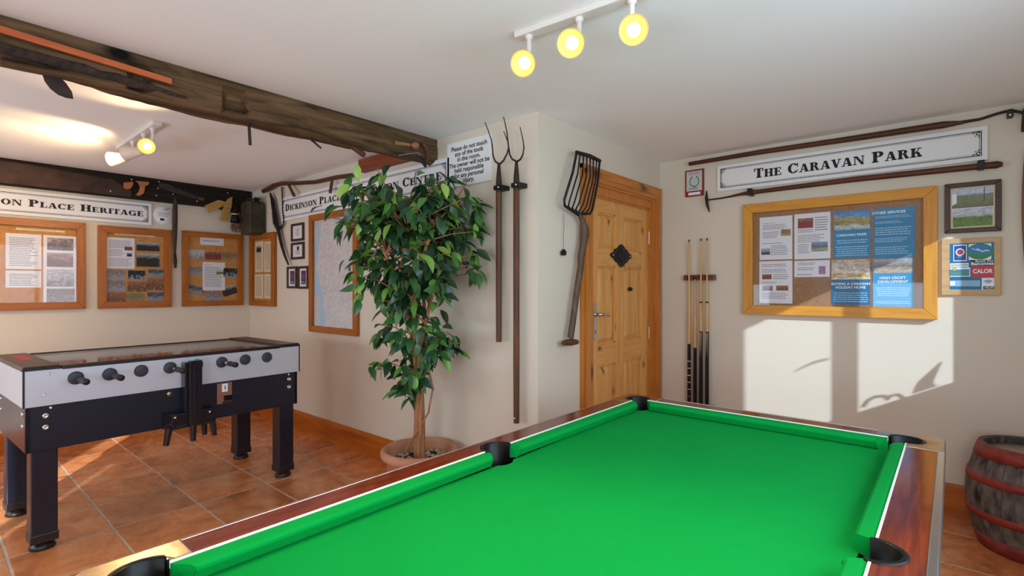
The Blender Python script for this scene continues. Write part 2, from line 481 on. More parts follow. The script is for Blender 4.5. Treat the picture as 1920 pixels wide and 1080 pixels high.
# lever handle on a long plate, two hinges
hp = MB(O); hu, hv0, hv1 = 3.030, .985, 1.235
hp.box(hu-.020, hu+.020, .008, .016, hv0, hv1)
plate = hp.build('handle_plate', nmat('worn_chrome', (196, 190, 180), .3, .8, var=.15), dr, bevel=.002)
q = MB(O); q.tube([(hu, .012, 1.160), (hu, -.030, 1.160), (hu+.012, -.040, 1.160), (hu+.075, -.040, 1.156), (hu+.105, -.037, 1.146)], [.010, .009, .010, .009, .007], 10)
q.lathe([(.018, 0), (.018, .006), (.010, .010)], 16, (hu, .008, 1.160), (0, -1, 0))
q.build('lever', M['steel'], plate)
q = MB(O); q.lathe([(.006, 0), (.0001, .0006)], 12, (hu, .0075, 1.045), (0, -1, 0)); q.box(hu-.003, hu+.003, .0068, .0075, 1.026, 1.045)
q.build('keyhole', M['ink'], plate)
for z in (1.74, .98):
    h = MB(O); h.box(L1-.008, L1+.008, .008, .016, z-.05, z+.05); h.tube([(L1, .006, z-.05), (L1, .006, z+.05)], .006, 8)
    h.build('hinge', M['steel'], dr)

# ------------------------------------------------------------------ the big rough beam under the ceiling
random.seed(4)
ys = [-1.6 + i * .035 for i in range(int((YB + 1.6) / .035) + 1)] + [YB]
rowsv = []; fs = []
def wob(y, k): return .006 * math.sin(y*7.3 + k) + .005 * math.sin(y*17.1 + 2.3*k) + random.uniform(-.003, .003)
for y in ys:
    bulge = .05 + .085 * math.exp(-((y - 1.1) / .55) ** 2)
    pr = [[-2.73, ZC], [-2.728, 2.335], [-2.732, 2.312], [-2.728, 2.25], [-2.735, 2.222], [-2.752, 2.206], [-2.735 - bulge, 2.196], [-2.80 - bulge, 2.245], [-2.99, ZC]]
    if .62 < y < .70 or 1.02 < y < 1.13:            # old mortises
        pr[3][0] -= .055; pr[4][0] -= .05; pr[4][1] += .012; pr[2][0] -= .03
    if .10 < y < .22:
        pr[5][1] += .030; pr[5][0] -= .012; pr[4][1] += .022; pr[4][0] -= .02
    for k in range(1, 8):
        pr[k][0] += wob(y, k) * .8; pr[k][1] += wob(y, k + 5) * .5
    rowsv += [(x, y, z) for x, z in pr]
n = 9
for i in range(len(ys) - 1):
    for k in range(n - 1): fs.append((i*n+k, i*n+k+1, (i+1)*n+k+1, (i+1)*n+k))
fs.append(tuple(range(n))); fs.append(tuple(range((len(ys)-1)*n + n - 1, (len(ys)-1)*n - 1, -1)))
m = MB(); m.add(rowsv, fs)
bm_ = structure(m.build('beam_1', M['old'])); bm_['label'] = 'rough old dark timber beam spanning the ceiling'

# black timber along the top of the heritage wall, its right end cut to a point
u0, u1 = YS, YB
z0 = 2.163
m = MB((0, 0, 0))
poly = [(u0, z0), (1.78, z0), (2.05, z0), (2.20, z0-.03), (2.30, z0-.11), (2.36, z0-.12), (2.36, ZC), (u0, ZC)]
m.prism_xz(poly, -.075, 0)
o = m.build('beam_2', M['old_x']); o.location = (XA, 0, 0); o.rotation_euler = wrot('A'); structure(o)
o['label'] = 'black timber beam along the top of the noticeboard wall'
# short pine block carrying the big beam on the back wall
b0 = (-3.6152, 2.2635); b1 = (-2.8108, 2.283)
m = MB(); m.box(b0[0], b1[0], -.06, 0, b0[1]+.005, b0[1]+.100)
o = m.build('beam_3', wood('reddish_block', (150, 74, 36), (104, 44, 20), 'x', .5, 1.0, 3.0)); o.location = (0, YB, 0); structure(o)
o['label'] = 'reddish timber block on the wall under the end of the beam'

# ================================================================== POOL TABLE
ZT = .825                                   # top of the rails
px0, px1, py0, py1 = -1.200, -.020, .180, 2.278
rw = .082                                   # rail width
ix0, ix1, iy0, iy1 = px0+rw, px1-rw-.018, py0+rw, py1-rw
pcx, pcy = (px0+px1)/2, (py0+py1)/2
pool = thing('pool_table', 'green cloth pool table with dark wood rails and metal corners', 'pool table', (pcx, pcy, 0))
PO = (pcx, pcy, 0)
M['cloth'] = nmat('green_baize', (1, 146, 60), .95, var=.07, scale=5, spec=.1, bmp=.05, bscale=500)
def rosewood(axis):
    return wood('rosewood_' + axis, (134, 54, 32), (62, 22, 13), axis, .12, 2.2, 0, .6, .02, .3)
M['rose_y'] = rosewood('y'); M['rose_x'] = rosewood('x')
M['alu'] = nmat('aluminium_trim', (206, 208, 212), .25, 1.0, var=.05, scale=20)
M['plate'] = nmat('worn_nickel_plate', (208, 190, 160), .24, 1.0, c2=(150, 128, 100), scale=9, bmp=.12, bscale=16)
M['pocket'] = nmat('black_plastic', (10, 10, 11), .38, var=.1, spec=.25)
M['bead'] = nmat('white_bead', (232, 236, 226), .4, var=.02)
ZB = .784
# bed: cloth with the six pocket holes left out at the edges
MBED = MB(PO)
hx, hy = .052, .052
pr = .048
def arc(cx, cy_, r, a0, a1, n=10):
    return [(cx + r*math.cos(R(a0+(a1-a0)*i/n)), cy_ + r*math.sin(R(a0+(a1-a0)*i/n))) for i in range(n+1)]
pc = {'fl': (ix0+.010, iy1-.010), 'fr': (ix1-.006, iy1-.010), 'nl': (ix0+.010, iy0+.010), 'nr': (ix1-.006, iy0+.010), 'ml': (ix0+.004, pcy), 'mr': (ix1-.002, pcy)}
bed = []
bed += arc(*pc['nl'], pr, 90, 0) + arc(*pc['nr'], pr, 180, 90) + arc(*pc['mr'], pr, 270-40, 90+40)[0:] 
bed += arc(*pc['fr'], pr, 270, 180) + arc(*pc['fl'], pr, 360, 270) + arc(*pc['ml'], pr, 50, -50)
MBED.prism_xy(bed, ZB-.03, ZB)
MBED.build('cloth_bed', M['cloth'], pool)
# rails: plan outlines with the pocket bites taken out
def bite(cx, cy_, r, a0, a1): return arc(cx, cy_, r, a0, a1, 12)
PL = .176                                   # length of a corner plate along each rail
rb = .050
def long_rail(x_out, x_in, name):
    s = 1 if x_out < x_in else -1
    c = pc['ml'] if s > 0 else pc['mr']
    poly = [(x_out, py0+PL), (x_in, py0+PL)]
    h = math.degrees(math.acos(max(-1, min(1, (x_in - c[0]) * s / rb))))
    b = bite(c[0], c[1], rb, -h, h - 360) if s > 0 else bite(c[0], c[1], rb, 180 + h, 540 - h)
    # go up the inner edge, round the outside of the pocket hole, and on
    poly += b + [(x_in, py1-PL), (x_out, py1-PL)]
    if s < 0: poly = poly[::-1]
    p = MB(PO); p.prism_xy(poly, ZT-.05, ZT)
    return p.build(name, M['rose_y'], pool)
long_rail(px0+.004, ix0, 'long_rail'); long_rail(px1-.016, ix1, 'long_rail')
for y_out, y_in in ((py0+.004, iy0), (py1-.004, iy1)):
    p = MB(PO); p.box(px0+PL, px1-PL-.012, min(y_out, y_in), max(y_out, y_in), ZT-.05, ZT); p.build('short_rail', M['rose_x'], pool)
# corner plates with rounded outer corner and a bite for the pocket
for k, sx, sy in (('fl', -1, 1), ('fr', 1, 1), ('nl', -1, -1), ('nr', 1, -1)):
    c = pc[k]; xo = px0 if sx < 0 else px1; yo = py0 if sy < 0 else py1
    xi = ix0 if sx < 0 else ix1; yi = iy0 if sy < 0 else iy1
    plx = PL if sx < 0 else PL + .012
    rc = .028
    pts = [(xo - sx*plx, yo), ]
    ca = [(xo - sx*rc + sx*rc*math.sin(t*math.pi/16), yo - sy*rc + sy*rc*math.cos(t*math.pi/16)) for t in range(9)]
    pts += ca + [(xo, yo - sy*PL), (xi, yo - sy*PL)]
    # pocket bite: from the long-rail inner edge round to the short-rail inner edge
    a_in = math.atan2(-sy * math.sqrt(max(0, rb**2 - (xi-c[0])**2)), xi - c[0])
    b_in = math.atan2(yi - c[1], -sx * math.sqrt(max(0, rb**2 - (yi-c[1])**2)))
    # sweep through the outer corner direction
    mid = math.atan2(sy, sx)
    def unwrap(a, ref):
        while a - ref > math.pi: a -= 2*math.pi
        while a - ref < -math.pi: a += 2*math.pi
        return a
    a1, b1 = unwrap(a_in, mid), unwrap(b_in, mid)
    pts += [(c[0] + rb*math.cos(a1+(b1-a1)*i/14), c[1] + rb*math.sin(a1+(b1-a1)*i/14)) for i in range(15)]
    pts += [(xo - sx*plx, yi)]
    ar = sum(pts[i][0]*pts[(i+1) % len(pts)][1] - pts[(i+1) % len(pts)][0]*pts[i][1] for i in range(len(pts)))
    if ar < 0: pts = pts[::-1]
    p = MB(PO); p.prism_xy(pts, ZT-.055, ZT+.003); p.build('corner_plate', M['plate'], pool, bevel=.004)
# pockets: black cup and raised horseshoe rim
for k, a0, a1 in (('fl', 35, 235), ('fr', -55, 145), ('nl', 125, 325), ('nr', -145, 55), ('ml', 80, 280), ('mr', -100, 100)):
    c = pc[k]; p = MB(PO)
    p.lathe([(rb-.001, ZT+.001), (rb-.003, ZT-.02), (rb-.004, ZT-.11), (.04, ZT-.125), (0, ZT-.125)], 28, (c[0], c[1], 0))
    # open the cup towards the table
    cut = MB(PO)
    v = []; n = 22
    for i in range(n+1):
        t = R(a0 + (a1-a0)*i/n); r0, r1 = rb-.003, rb+.009*(1 if 0 < i < n else .2)
        for r_, z in ((r0, ZT-.12), (r0, ZT+.001), (r0+.003, ZT+.0035), ((r0+r1)/2, ZT+.0045), (r1, ZT+.003), (r1+.001, ZT-.002)):
            v.append((c[0]+r_*math.cos(t), c[1]+r_*math.sin(t), z))
    f = []
    for i in range(n):
        for q_ in range(5): f.append((i*6+q_, (i+1)*6+q_, (i+1)*6+q_+1, i*6+q_+1))
    cut.add(v, f, 0, True)
    cut.lathe([(pr+.0015, ZB-.004), (pr, ZT-.12)], 28, (c[0], c[1], 0))      # cup below the bed
    cut.disc((c[0], c[1], ZT-.12), rb-.004, 28)
    cut.build('pocket', M['pocket'], pool)
# cushions: cloth-covered, cut back at the pocket mouths
def cushion(p0, p1, nrm, e0, e1):
    """back edge from p0 to p1 along the rail, nose offset by nrm; e0,e1 taper at the ends"""
    P0, P1 = Vector((*p0, 0)), Vector((*p1, 0)); N = Vector((*nrm, 0)); D = (P1-P0).normalized()
    prof = [(0, ZT-.002, 0), (.012, ZT-.001, .15), (.034, ZT-.004, .75), (.041, ZT-.009, 1.0), (.041, ZT-.016, 1.0), (.030, ZB+.002, .8), (0, ZB-.004, 0)]
    p = MB(PO); n = len(prof)
    v = []
    for j, t in enumerate((0, .5, 1)):
        for d, z, k in prof:
            q_ = P0.lerp(P1, t) + N*d
            if j == 0: q_ += D*(e0*k)
            if j == 2: q_ -= D*(e1*k)
            v.append((q_.x, q_.y, z))
    f = []
    for j in range(2):
        for i in range(n-1): f.append((j*n+i, j*n+i+1, (j+1)*n+i+1, (j+1)*n+i))
    f.append(tuple(range(n))); f.append(tuple(range(3*n-1, 2*n-1, -1)))
    p.add(v, f); ob = p.build('cushion', M['cloth'], pool, bevel=.0025)
    b = MB(PO); q0 = P0 + N*.0; lo = Vector((min(P0.x, P1.x), min(P0.y, P1.y), 0)); hi = Vector((max(P0.x, P1.x), max(P0.y, P1.y), 0))
    if abs(N.x) > .5: b.box(lo.x-.0025, lo.x+.0025, lo.y, hi.y, ZT-.012, ZT+.0015)
    else: b.box(lo.x, hi.x, lo.y-.0025, lo.y+.0025, ZT-.012, ZT+.0015)
    b.build('white_bead', M['bead'], pool)
gm, gc = .052, .052
cushion((ix0, py0+rw+gc), (ix0, pcy-gm), (1, 0), .030, .014); cushion((ix0, pcy+gm), (ix0, py1-rw-gc), (1, 0), .014, .030)
cushion((ix1, py0+rw+gc), (ix1, pcy-gm), (-1, 0), .030, .014); cushion((ix1, pcy+gm), (ix1, py1-rw-gc), (-1, 0), .014, .030)
cushion((ix0+gc, iy0), (ix1-gc, iy0), (0, 1), .030, .030); cushion((ix0+gc, iy1), (ix1-gc, iy1), (0, -1), .030, .030)
# bright metal edge strips and the cabinet below
def strip(a0, a1, b0, b1, z0, z1): p = MB(PO); p.box(a0, a1, b0, b1, z0, z1); p.build('metal_trim', M['alu'], pool, bevel=.003)
strip(px0+.0005, px0+.004, py0+PL, py1-PL, ZT-.06, ZT+.001); strip(px1-.018, px1, py0+PL, py1-PL, ZT-.06, ZT+.003)
strip(px0+PL, px1-PL, py0-.002, py0+.005, ZT-.06, ZT+.002); strip(px0+PL, px1-PL, py1-.005, py1+.002, ZT-.06, ZT+.002)
p = MB(PO); p.box(px0+.03, px1-.03, py0+.03, py1-.03, .42, .700)
p.build('cabinet', M['rose_y'], pool, bevel=.006)
for a0, a1, b0, b1, mt in ((px0+.03, px0+.040, py0+.03, py1-.03, 'rose_y'), (px1-.040, px1-.03, py0+.03, py1-.03, 'rose_y'), (px0+.03, px1-.03, py0+.03, py0+.040, 'rose_x'), (px0+.03, px1-.03, py1-.040, py1-.03, 'rose_x')):
    p = MB(PO); p.box(a0, a1, b0, b1, .698, ZT-.052); p.build('apron', M[mt], pool)
for lx in (px0+.06, px1-.20):
    for ly in (py0+.10, py1-.24):
        p = MB(PO); a, b = lx, ly
        v = [(a+.02,b+.02,0),(a+.12,b+.02,0),(a+.12,b+.12,0),(a+.02,b+.12,0),(a,b,.42),(a+.14,b,.42),(a+.14,b+.14,.42),(a,b+.14,.42)]
        p.add(v, [(0,3,2,1),(4,5,6,7),(0,1,5,4),(1,2,6,5),(2,3,7,6),(3,0,4,7)]); p.build('leg', M['rose_y'], pool, bevel=.005)

# ================================================================== FOOTBALL TABLE
FL, FD = 1.460, .80
ft = thing('football_table', 'black and silver coin-operated football table with a glass top', 'football table', (-3.490, .352, 0), (0, 0, R(92.95)))
M['ft_black'] = nmat('blue_black_laminate', (24, 28, 42), .3, var=.12, scale=14, spec=.5)
M['ft_silver'] = nmat('silver_laminate', (206, 208, 216), .34, .3, var=.05, scale=3)
M['ft_top'] = nmat('dark_brown_plastic', (44, 34, 32), .3, var=.15)
M['rod'] = nmat('chrome_rod', (200, 200, 205), .15, 1.0, var=.03)
M['grip'] = nmat('black_rubber_grip', (28, 26, 28), .45, var=.2)
zs0, zs1 = .742, .924
m = MB()                                     # black lower body, open box with thick sides
m.box(.012, FL-.012, .012, .035, .512, zs0); m.box(.012, FL-.012, FD-.035, FD-.012, .512, zs0)
m.box(.012, .035, .012, FD-.012, .512, zs0); m.box(FL-.035, FL-.012, .012, FD-.012, .512, zs0); m.box(.02, FL-.02, .02, FD-.02, .512, .53)
ft_b = m.build('lower_body', M['ft_black'], ft, bevel=.003)
def panel(x0, x1, y0, y1, name='silver_panel'):
    p = MB(); p.box(x0, x1, y0, y1, zs0, zs1); return p.build(name, M['ft_silver'], ft, bevel=.002)
panel(.006, FL-.006, 0, .022); panel(.006, FL-.006, FD-.022, FD); panel(0, .022, .006, FD-.006); panel(FL-.022, FL, .006, FD-.006)
for x in (0, FL-.008):
    for y in (0, FD-.008):
        p = MB(); p.box(x, x+.008, y-.001, y+.009, zs0, zs1+.002); p.build('corner_strip', M['ft_black'], ft)
# top: two end caps, the glass, and the thin dark bars along its sides
def cap(x0, x1, sl):
    p = MB(); v = [(x0,-.006,zs1),(x1,-.006,zs1),(x1,FD+.006,zs1),(x0,FD+.006,zs1),(x0+.01,.004,zs1+.022),(x1-.01,.004,zs1+.022),(x1-.01,FD-.004,zs1+.022),(x0+.01,FD-.004,zs1+.022)]
    p.add(v, [(0,3,2,1),(4,5,6,7),(0,1,5,4),(1,2,6,5),(2,3,7,6),(3,0,4,7)]); return p.build('end_cap', M['ft_top'], ft, bevel=.006)
c0 = cap(-.006, .150, 1); cap(FL-.150, FL+.006, -1)
p = MB(); p.box(.050, .100, .36, .62, zs1+.0222, zs1+.0232); p.build('red_sticker', nmat('red_sticker', (226, 34, 40), .4, var=.05), c0)
M['bst'] = nmat('blue_sticker', (110, 120, 190), .4, var=.05)
for ya, yb in ((.345, .36), (.62, .645)):
    p = MB(); p.box(.050, .100, ya, yb, zs1+.0222, zs1+.0230); p.build('blue_sticker', M['bst'], c0)
for y0, y1 in ((-.004, .030), (FD-.030, FD+.004)):
    p = MB(); p.box(.150, FL-.150, y0, y1, zs1-.004, zs1+.016); p.build('side_bar', M['ft_top'], ft, bevel=.003)
p = MB(); p.box(.150, FL-.150, .030, FD-.030, zs1+.006, zs1+.012); p.build('glass_top', glass_mat('table_glass', refl=.8, ior=1.5), ft)
# pitch and inner walls seen through the glass
M['pitch'] = nmat('pale_pitch', (240, 236, 220), .5, var=.05, scale=3)
p = MB(); p.box(.022, FL-.022, .022, FD-.022, .830, .845); pitch = p.build('pitch', M['pitch'], ft)
p = MB()
for x in (.40, .72, 1.06): p.box(x-.004, x+.004, .05, FD-.05, .8452, .8458)
p.build('pitch_lines', M['whiteink'], pitch)
M['man_r'] = nmat('orange_brown_player', (206, 112, 58), .35, var=.2); M['man_b'] = nmat('dark_red_player', (186, 88, 56), .35, var=.2)
rods_px = [(145,717), (205,710), (265,703), (322,696), (374,690), (423,685), (467,679), (509,675)]
rx = [.222, .362, .495, .632, .762, .888, 1.018, 1.150]
rx = [.205, .350, .495, .640, .785, .930, 1.075, 1.220]
zr = .868
nmen = [1, 2, 3, 5, 5, 3, 2, 1]
handles = (0, 1, 3, 5)
ba = MB(); ba.lathe([(.034, 0), (.034, .007), (.026, .011), (.012, .012), (0, .012)], 24, (0, 0, 0), (0, -1, 0)); bearing = ba.build('bearing', nmat('dark_grey_bearing', (56, 60, 68), .5, var=.1), mesh_only=True)
for k, x in enumerate(rx):
    rd = MB(); h = k in handles
    rd.tube([(x, -.10 if h else -.004, zr), (x, FD+.004 if h else FD+.10, zr)], .0085, 10)
    rod = rd.build('rod', M['rod'], ft)
    link('bearing', bearing, ft, loc=(x, 0, zr))
    if h:
        g_ = MB(); g_.lathe([(.0, 0), (.012, .001), (.015, .01), (.0165, .03), (.013, .05), (.0165, .075), (.0165, .10), (.012, .108), (0, .109)], 14, (x, -.095, zr), (0, -1, 0))
        g_.build('grip', M['grip'], rod)
    n_ = nmen[k]
    for i in range(n_):
        yy = FD/2 + (i - (n_-1)/2) * (.105 if n_ > 3 else .16)
        d_ = MB(); d_.box(x-.011, x+.011, yy-.013, yy+.013, zr-.020, zr+.018); d_.lathe([(0, -.014), (.010, -.009), (.0125, 0), (.009, .010), (0, .013)], 10, (x, yy, zr+.028)); d_.box(x-.006, x+.010, yy-.011, yy+.011, zr-.021, zr-.010)
        d_.build('player', M['man_r'] if k % 2 == 0 else M['man_b'], rod)
# legs with levelling feet
for x in (.035, FL-.135):
    for y in (.030, FD-.13):
        p = MB(); p.box(x, x+.105, y, y+.100, .045, .515); lg = p.build('leg', M['ft_black'], ft, bevel=.005)
        p = MB(); p.box(x-.004, x+.109, y-.004, y+.104, .040, .085); p.build('leg_sleeve', M['ft_top'], lg, bevel=.004)
        p = MB(); p.lathe([(0, 0), (.052, 0), (.055, .006), (.050, .022), (.035, .030), (.030, .045), (0, .045)], 20, (x+.052, y+.05, 0)); p.build('foot', M['ft_top'], lg)
# bolts
def bolt(x, z, r=.012, y=0, name='bolt'):
    p = MB(); p.lathe([(r, 0), (r, .003), (r*.72, .005), (r*.5, .005), (r*.45, .002), (0, .002)], 14, (x, y, z), (0, -1, 0)); p.build(name, M['screw'], ft)
for x, z in ((.088, .690), (.088, .632), (FL-.075, .695), (FL-.075, .640)): bolt(x, z, .014, .011)
for x, z in ((.095, .905), (.080, .800), (.105, .730), (.560, .757), (.985, .757), (FL-.070, .905), (FL-.045, .790), (FL-.085, .730), (FL-.40, .757)): bolt(x, z, .007, -.001, 'screw')
for z in (.700, .640):
    for y in (.08, .70):
        p = MB(); p.lathe([(.014, 0), (.014, .004), (.006, .005), (0, .003)], 14, (.012, y, z), (-1, 0, 0)); p.build('bolt', M['screw'], ft)
# coin slot plate, key lock
p = MB(); p.box(.905, .995, .004, .012, .600, .733); cp = p.build('coin_plate', nmat('copper_brown_plate', (168, 120, 98), .35, .5, var=.1), ft, bevel=.002)
p = MB(); p.box(.932, .967, -.002, .006, .676, .728); p.build('coin_slot', M['whiteink'], cp, bevel=.002)
p = MB(); p.box(.947, .952, -.003, -.0015, .690, .716); p.build('slot_gap', M['ink'], cp)
p = MB(); p.box(.945, .992, -.004, .006, .618, .650); p.tube([(.955, -.004, .634), (.955, -.022, .634)], .012, 12); p.tube([(.982, -.004, .634), (.982, -.016, .634)], .010, 12); p.box(.935, .995, -.010, .004, .606, .612); p.build('coin_return', M['pocket'], cp)
p = MB(); p.lathe([(.013, 0), (.013, .006), (.009, .009), (0, .009)], 16, (.640, .012, .712), (0, -1, 0)); lk = p.build('lock', nmat('brass_lock', (206, 170, 120), .3, .8), ft)
p = MB(); p.box(.638, .642, .0022, .0028, .706, .718); p.build('keyhole', M['ink'], lk)
# black bracket bolted to the front, with an upright post and short prongs
M['gloss_black'] = nmat('gloss_black_paint', (24, 26, 33), .2, var=.1, spec=.6)
br = MB(); u = .046
v = [(.600,.012,.560+u),(.872,.012,.560+u),(.872,.012,.462+u),(.600,.012,.462+u),(.630,-.06,.550+u),(.850,-.06,.550+u),(.846,-.06,.462+u),(.634,-.06,.462+u)]
br.add(v, [(4,5,6,7),(0,1,5,4),(1,2,6,5),(0,4,7,3),(3,7,6,2),(0,3,2,1)])
bk = br.build('front_bracket', M['gloss_black'], ft, bevel=.004)
p = MB(); p.box(.715, .785, -.085, -.055, .475+u, .905); p.box(.700, .722, -.055, .010, .55+u, .895); p.box(.735, .770, -.090, -.082, .50+u, .88)
p.build('bracket_post', M['gloss_black'], bk, bevel=.005)
for x in (.648, .835):
    q = MB(); q.lathe([(.008, 0), (.008, .004), (0, .006)], 12, (x, -.06, .532+u), (0, -1, 0)); q.build('bracket_bolt', M['screw'], bk)
for x, y, s_ in ((.622, -.04, -.016), (.742, -.06, 0), (.862, -.03, .012), (.835, .03, .006)):
    q = MB(); q.tube([(x, y, .475+u), (x+s_, y, .376+u)], [.021, .016], 8); q.build('bracket_prong', M['gloss_black'], bk)
p = MB(); p.box(.650, .705, -.064, -.058, .470+u, .486+u); p.build('bracket_slot', M['ink'], bk)

# ================================================================== BARREL
bx, by = .308, 3.715
M['stave'] = nmat('weathered_barrel_oak', (128, 118, 110), .75, c2=(38, 32, 30), scale=24, stretch=(1, 1, .45), bmp=.5, bscale=60, spec=.35, rand=True)
M['hoop'] = nmat('red_painted_hoop', (158, 62, 52), .55, c2=(112, 44, 38), scale=16, bmp=.15)
ba = thing('oak_barrel', 'weathered dark oak barrel with red painted hoops', 'barrel', (bx, by, 0))
HB = .53
def rad(z): t = z / HB; return .208 + .056 * math.sin(math.pi * t)
NS = 18
for i in range(NS):
    p = MB(); a0, a1 = 2*math.pi*(i+.012)/NS, 2*math.pi*(i+.988)/NS
    v = []; zz = [k*HB/10 for k in range(11)]
    for z in zz:
        for a in (a0, (a0+a1)/2, a1):
            for r_ in (rad(z), rad(z)-.022): v.append((r_*math.cos(a), r_*math.sin(a), z))
    f = []
    for k in range(10):
        for c in range(2):
            a_ = k*6 + c*2
            f.append((a_, a_+2, a_+8, a_+6)); f.append((a_+1, a_+7, a_+9, a_+3))
        f.append((k*6, k*6+6, k*6+7, k*6+1)); f.append((k*6+4, k*6+5, k*6+11, k*6+10))
    f += [(60, 62, 63, 61), (62, 64, 65, 63), (0, 1, 3, 2), (2, 3, 5, 4)]
    p.add(v, f, 0, False); p.build('stave', M['stave'], ba)
p = MB(); p.lathe([(0, HB-.035), (.192, HB-.035), (.192, HB-.055), (0, HB-.055)], 36); p.build('barrel_head', wood('pale_worn_head', (190, 172, 148), (130, 112, 94), 'x', .8, 1.2), ba)
p = MB(); p.lathe([(0, .03), (.192, .03), (.192, .05), (0, .05)], 36); p.build('barrel_head', M['stave'], ba)
for z0, z1 in ((HB-.062, HB+.002), (.345, .385), (.165, .205), (.0, .075)):
    p = MB(); p.lathe([(rad(z0)-.004, z0), (rad(z0)+.004, z0), (rad((z0+z1)/2)+.005, (z0+z1)/2), (rad(z1)+.004, z1), (rad(z1)-.004, z1)], 48); p.build('hoop', M['hoop'], ba)

# ================================================================== POTTED FICUS
random.seed(11)
tx, ty = -2.585, 2.105
fic = thing('potted_ficus', 'tall leafy artificial ficus tree in a round terracotta pot', 'potted tree', (tx, ty, 0))
M['terra'] = nmat('terracotta', (204, 150, 118), .8, c2=(176, 120, 90), scale=5, bmp=.08, spec=.2)
p = MB(); p.lathe([(0, 0), (.165, 0), (.175, .01), (.203, .20), (.208, .255), (.226, .265), (.241, .28), (.245, .300), (.239, .318), (.226, .326), (.212, .322), (.204, .300), (.192, .22), (.18, .17), (0, .17)], 48)
pot = p.build('pot', M['terra'], fic)
p = MB(); p.lathe([(0, .245), (.12, .246), (.193, .24), (.193, .20)], 32); p.build('soil', nmat('dark_soil', (92, 74, 58), .95, var=.4, scale=30, bmp=.5), pot)
p = MB()
for i in range(90):
    a = random.uniform(0, 6.283); r_ = .18 * math.sqrt(random.random()); s_ = random.uniform(.010, .020)
    c = Vector((r_*math.cos(a), r_*math.sin(a), .250 + s_*.3)); ax = Vector((random.gauss(0, .3), random.gauss(0, .3), 1))
    p.lathe([(0, -s_*.55), (s_*.7, -s_*.35), (s_, 0), (s_*.75, s_*.35), (0, s_*.5)], 7, c, ax)
pb = p.build('pebbles', nmat('beige_pebbles', (196, 178, 156), .8, c2=(140, 122, 102), scale=25), pot); pb['kind'] = 'stuff'
M['bark'] = wood('ficus_bark', (196, 140, 96), (124, 80, 50), 'z', .75, 2.0, 0, .25, .4)
RT = Vector((math.cos(R(40.66)), math.sin(R(40.66)), 0)); FW = Vector((-math.sin(R(40.66)), math.cos(R(40.66)), 0))
def inside(v): 
    v = v.copy()
    lim = YB - ty - .06
    if v.y > lim:                              # leaves bend away from the wall behind
        k = (v.y - lim) / FW.y; v -= FW * k
    h_ = v.dot(RT)
    if h_ > .375: v -= RT * (h_ - .375)           # and keep clear of the pitchforks
    if h_ < -.56: v -= RT * (h_ + .56)
    v.z = min(v.z, ZC - .02)
    return v
stems = []
for s_ in range(5):                            # entwined stems
    ph = s_ * 2*math.pi/5; pts = []; rr = []
    top = 1.55 + .12 * (s_ % 3)
    for i in range(26):
        t = i / 25; z = .20 + t * (top - .2)
        tw = .020 + .15 * max(0, (t - .42) / .58) ** 1.6
        a = ph + t * 4.2
        pts.append(Vector((tw*math.cos(a), tw*math.sin(a), z)) + RT * (.01*math.sin(t*3) - .03*t) - FW * (.05*t)); rr.append(.0165 * (1 - .5*t) + .002)
    stems.append(pts); q = MB(); q.tube(pts, rr, 7); q.build('stem', M['bark'], fic)
# thin vine crossing the trunk
q = MB(); q.tube([RT*-.10 + Vector((0, 0, .28)), RT*-.02 + FW*-.04 + Vector((0, 0, .42)), RT*.06 + FW*-.03 + Vector((0, 0, .55)), RT*.085 + Vector((0, 0, .70)), RT*.05 + Vector((0, 0, .86))], .006, 6); q.build('stem', M['bark'], fic)
tips = []
def branch(base, end, r0, nl, spread):
    mid = base.lerp(end, .55) + Vector((0, 0, .05))
    pts = [base, base.lerp(mid, .5) + Vector((0, 0, .015)), mid, end]
    pts = [inside(p_) for p_ in pts]
    q = MB(); q.tube(pts, [r0, r0*.8, r0*.6, r0*.35], 5); q.build('branch', M['bark'], fic)
    for _ in range(nl):
        t = random.uniform(.25, 1.05); i = min(int(t*3), 2); u = t*3 - i
        pos = pts[i].lerp(pts[i+1], min(u, 1.1)) + Vector((random.gauss(0, spread), random.gauss(0, spread), random.gauss(0, spread*.8)))
        out = (end - base); out.z = 0
        tips.append((inside(pos), out.normalized() if out.length > .01 else RT))
def cluster(n, zc, hz, rmin, rmax, nl, spread, rx_=0.0):
    for i in range(n):
        a = i * 2.399 + random.uniform(-.3, .3)
        dz = random.uniform(-1, 1); rr_ = random.uniform(rmin, rmax) * math.sqrt(max(.15, 1 - dz*dz*.75))
        e = RT*(math.cos(a)*rr_ + rx_) + FW*(math.sin(a)*rr_*.72 - .10) + Vector((0, 0, zc + dz*hz))
        st = stems[i % 5]; k = min(range(len(st)), key=lambda j: abs(st[j].z - (e.z - .16)))
        branch(st[k], e, .007, nl, spread)
cluster(60, 1.65, .40, .28, .55, 14, .044, -.05)
cluster(14, 1.96, .14, .10, .36, 10, .045, -.02)
cluster(18, .97, .22, .16, .31, 13, .038, .015)
cluster(9, 1.80, .18, .42, .54, 10, .042, -.12)
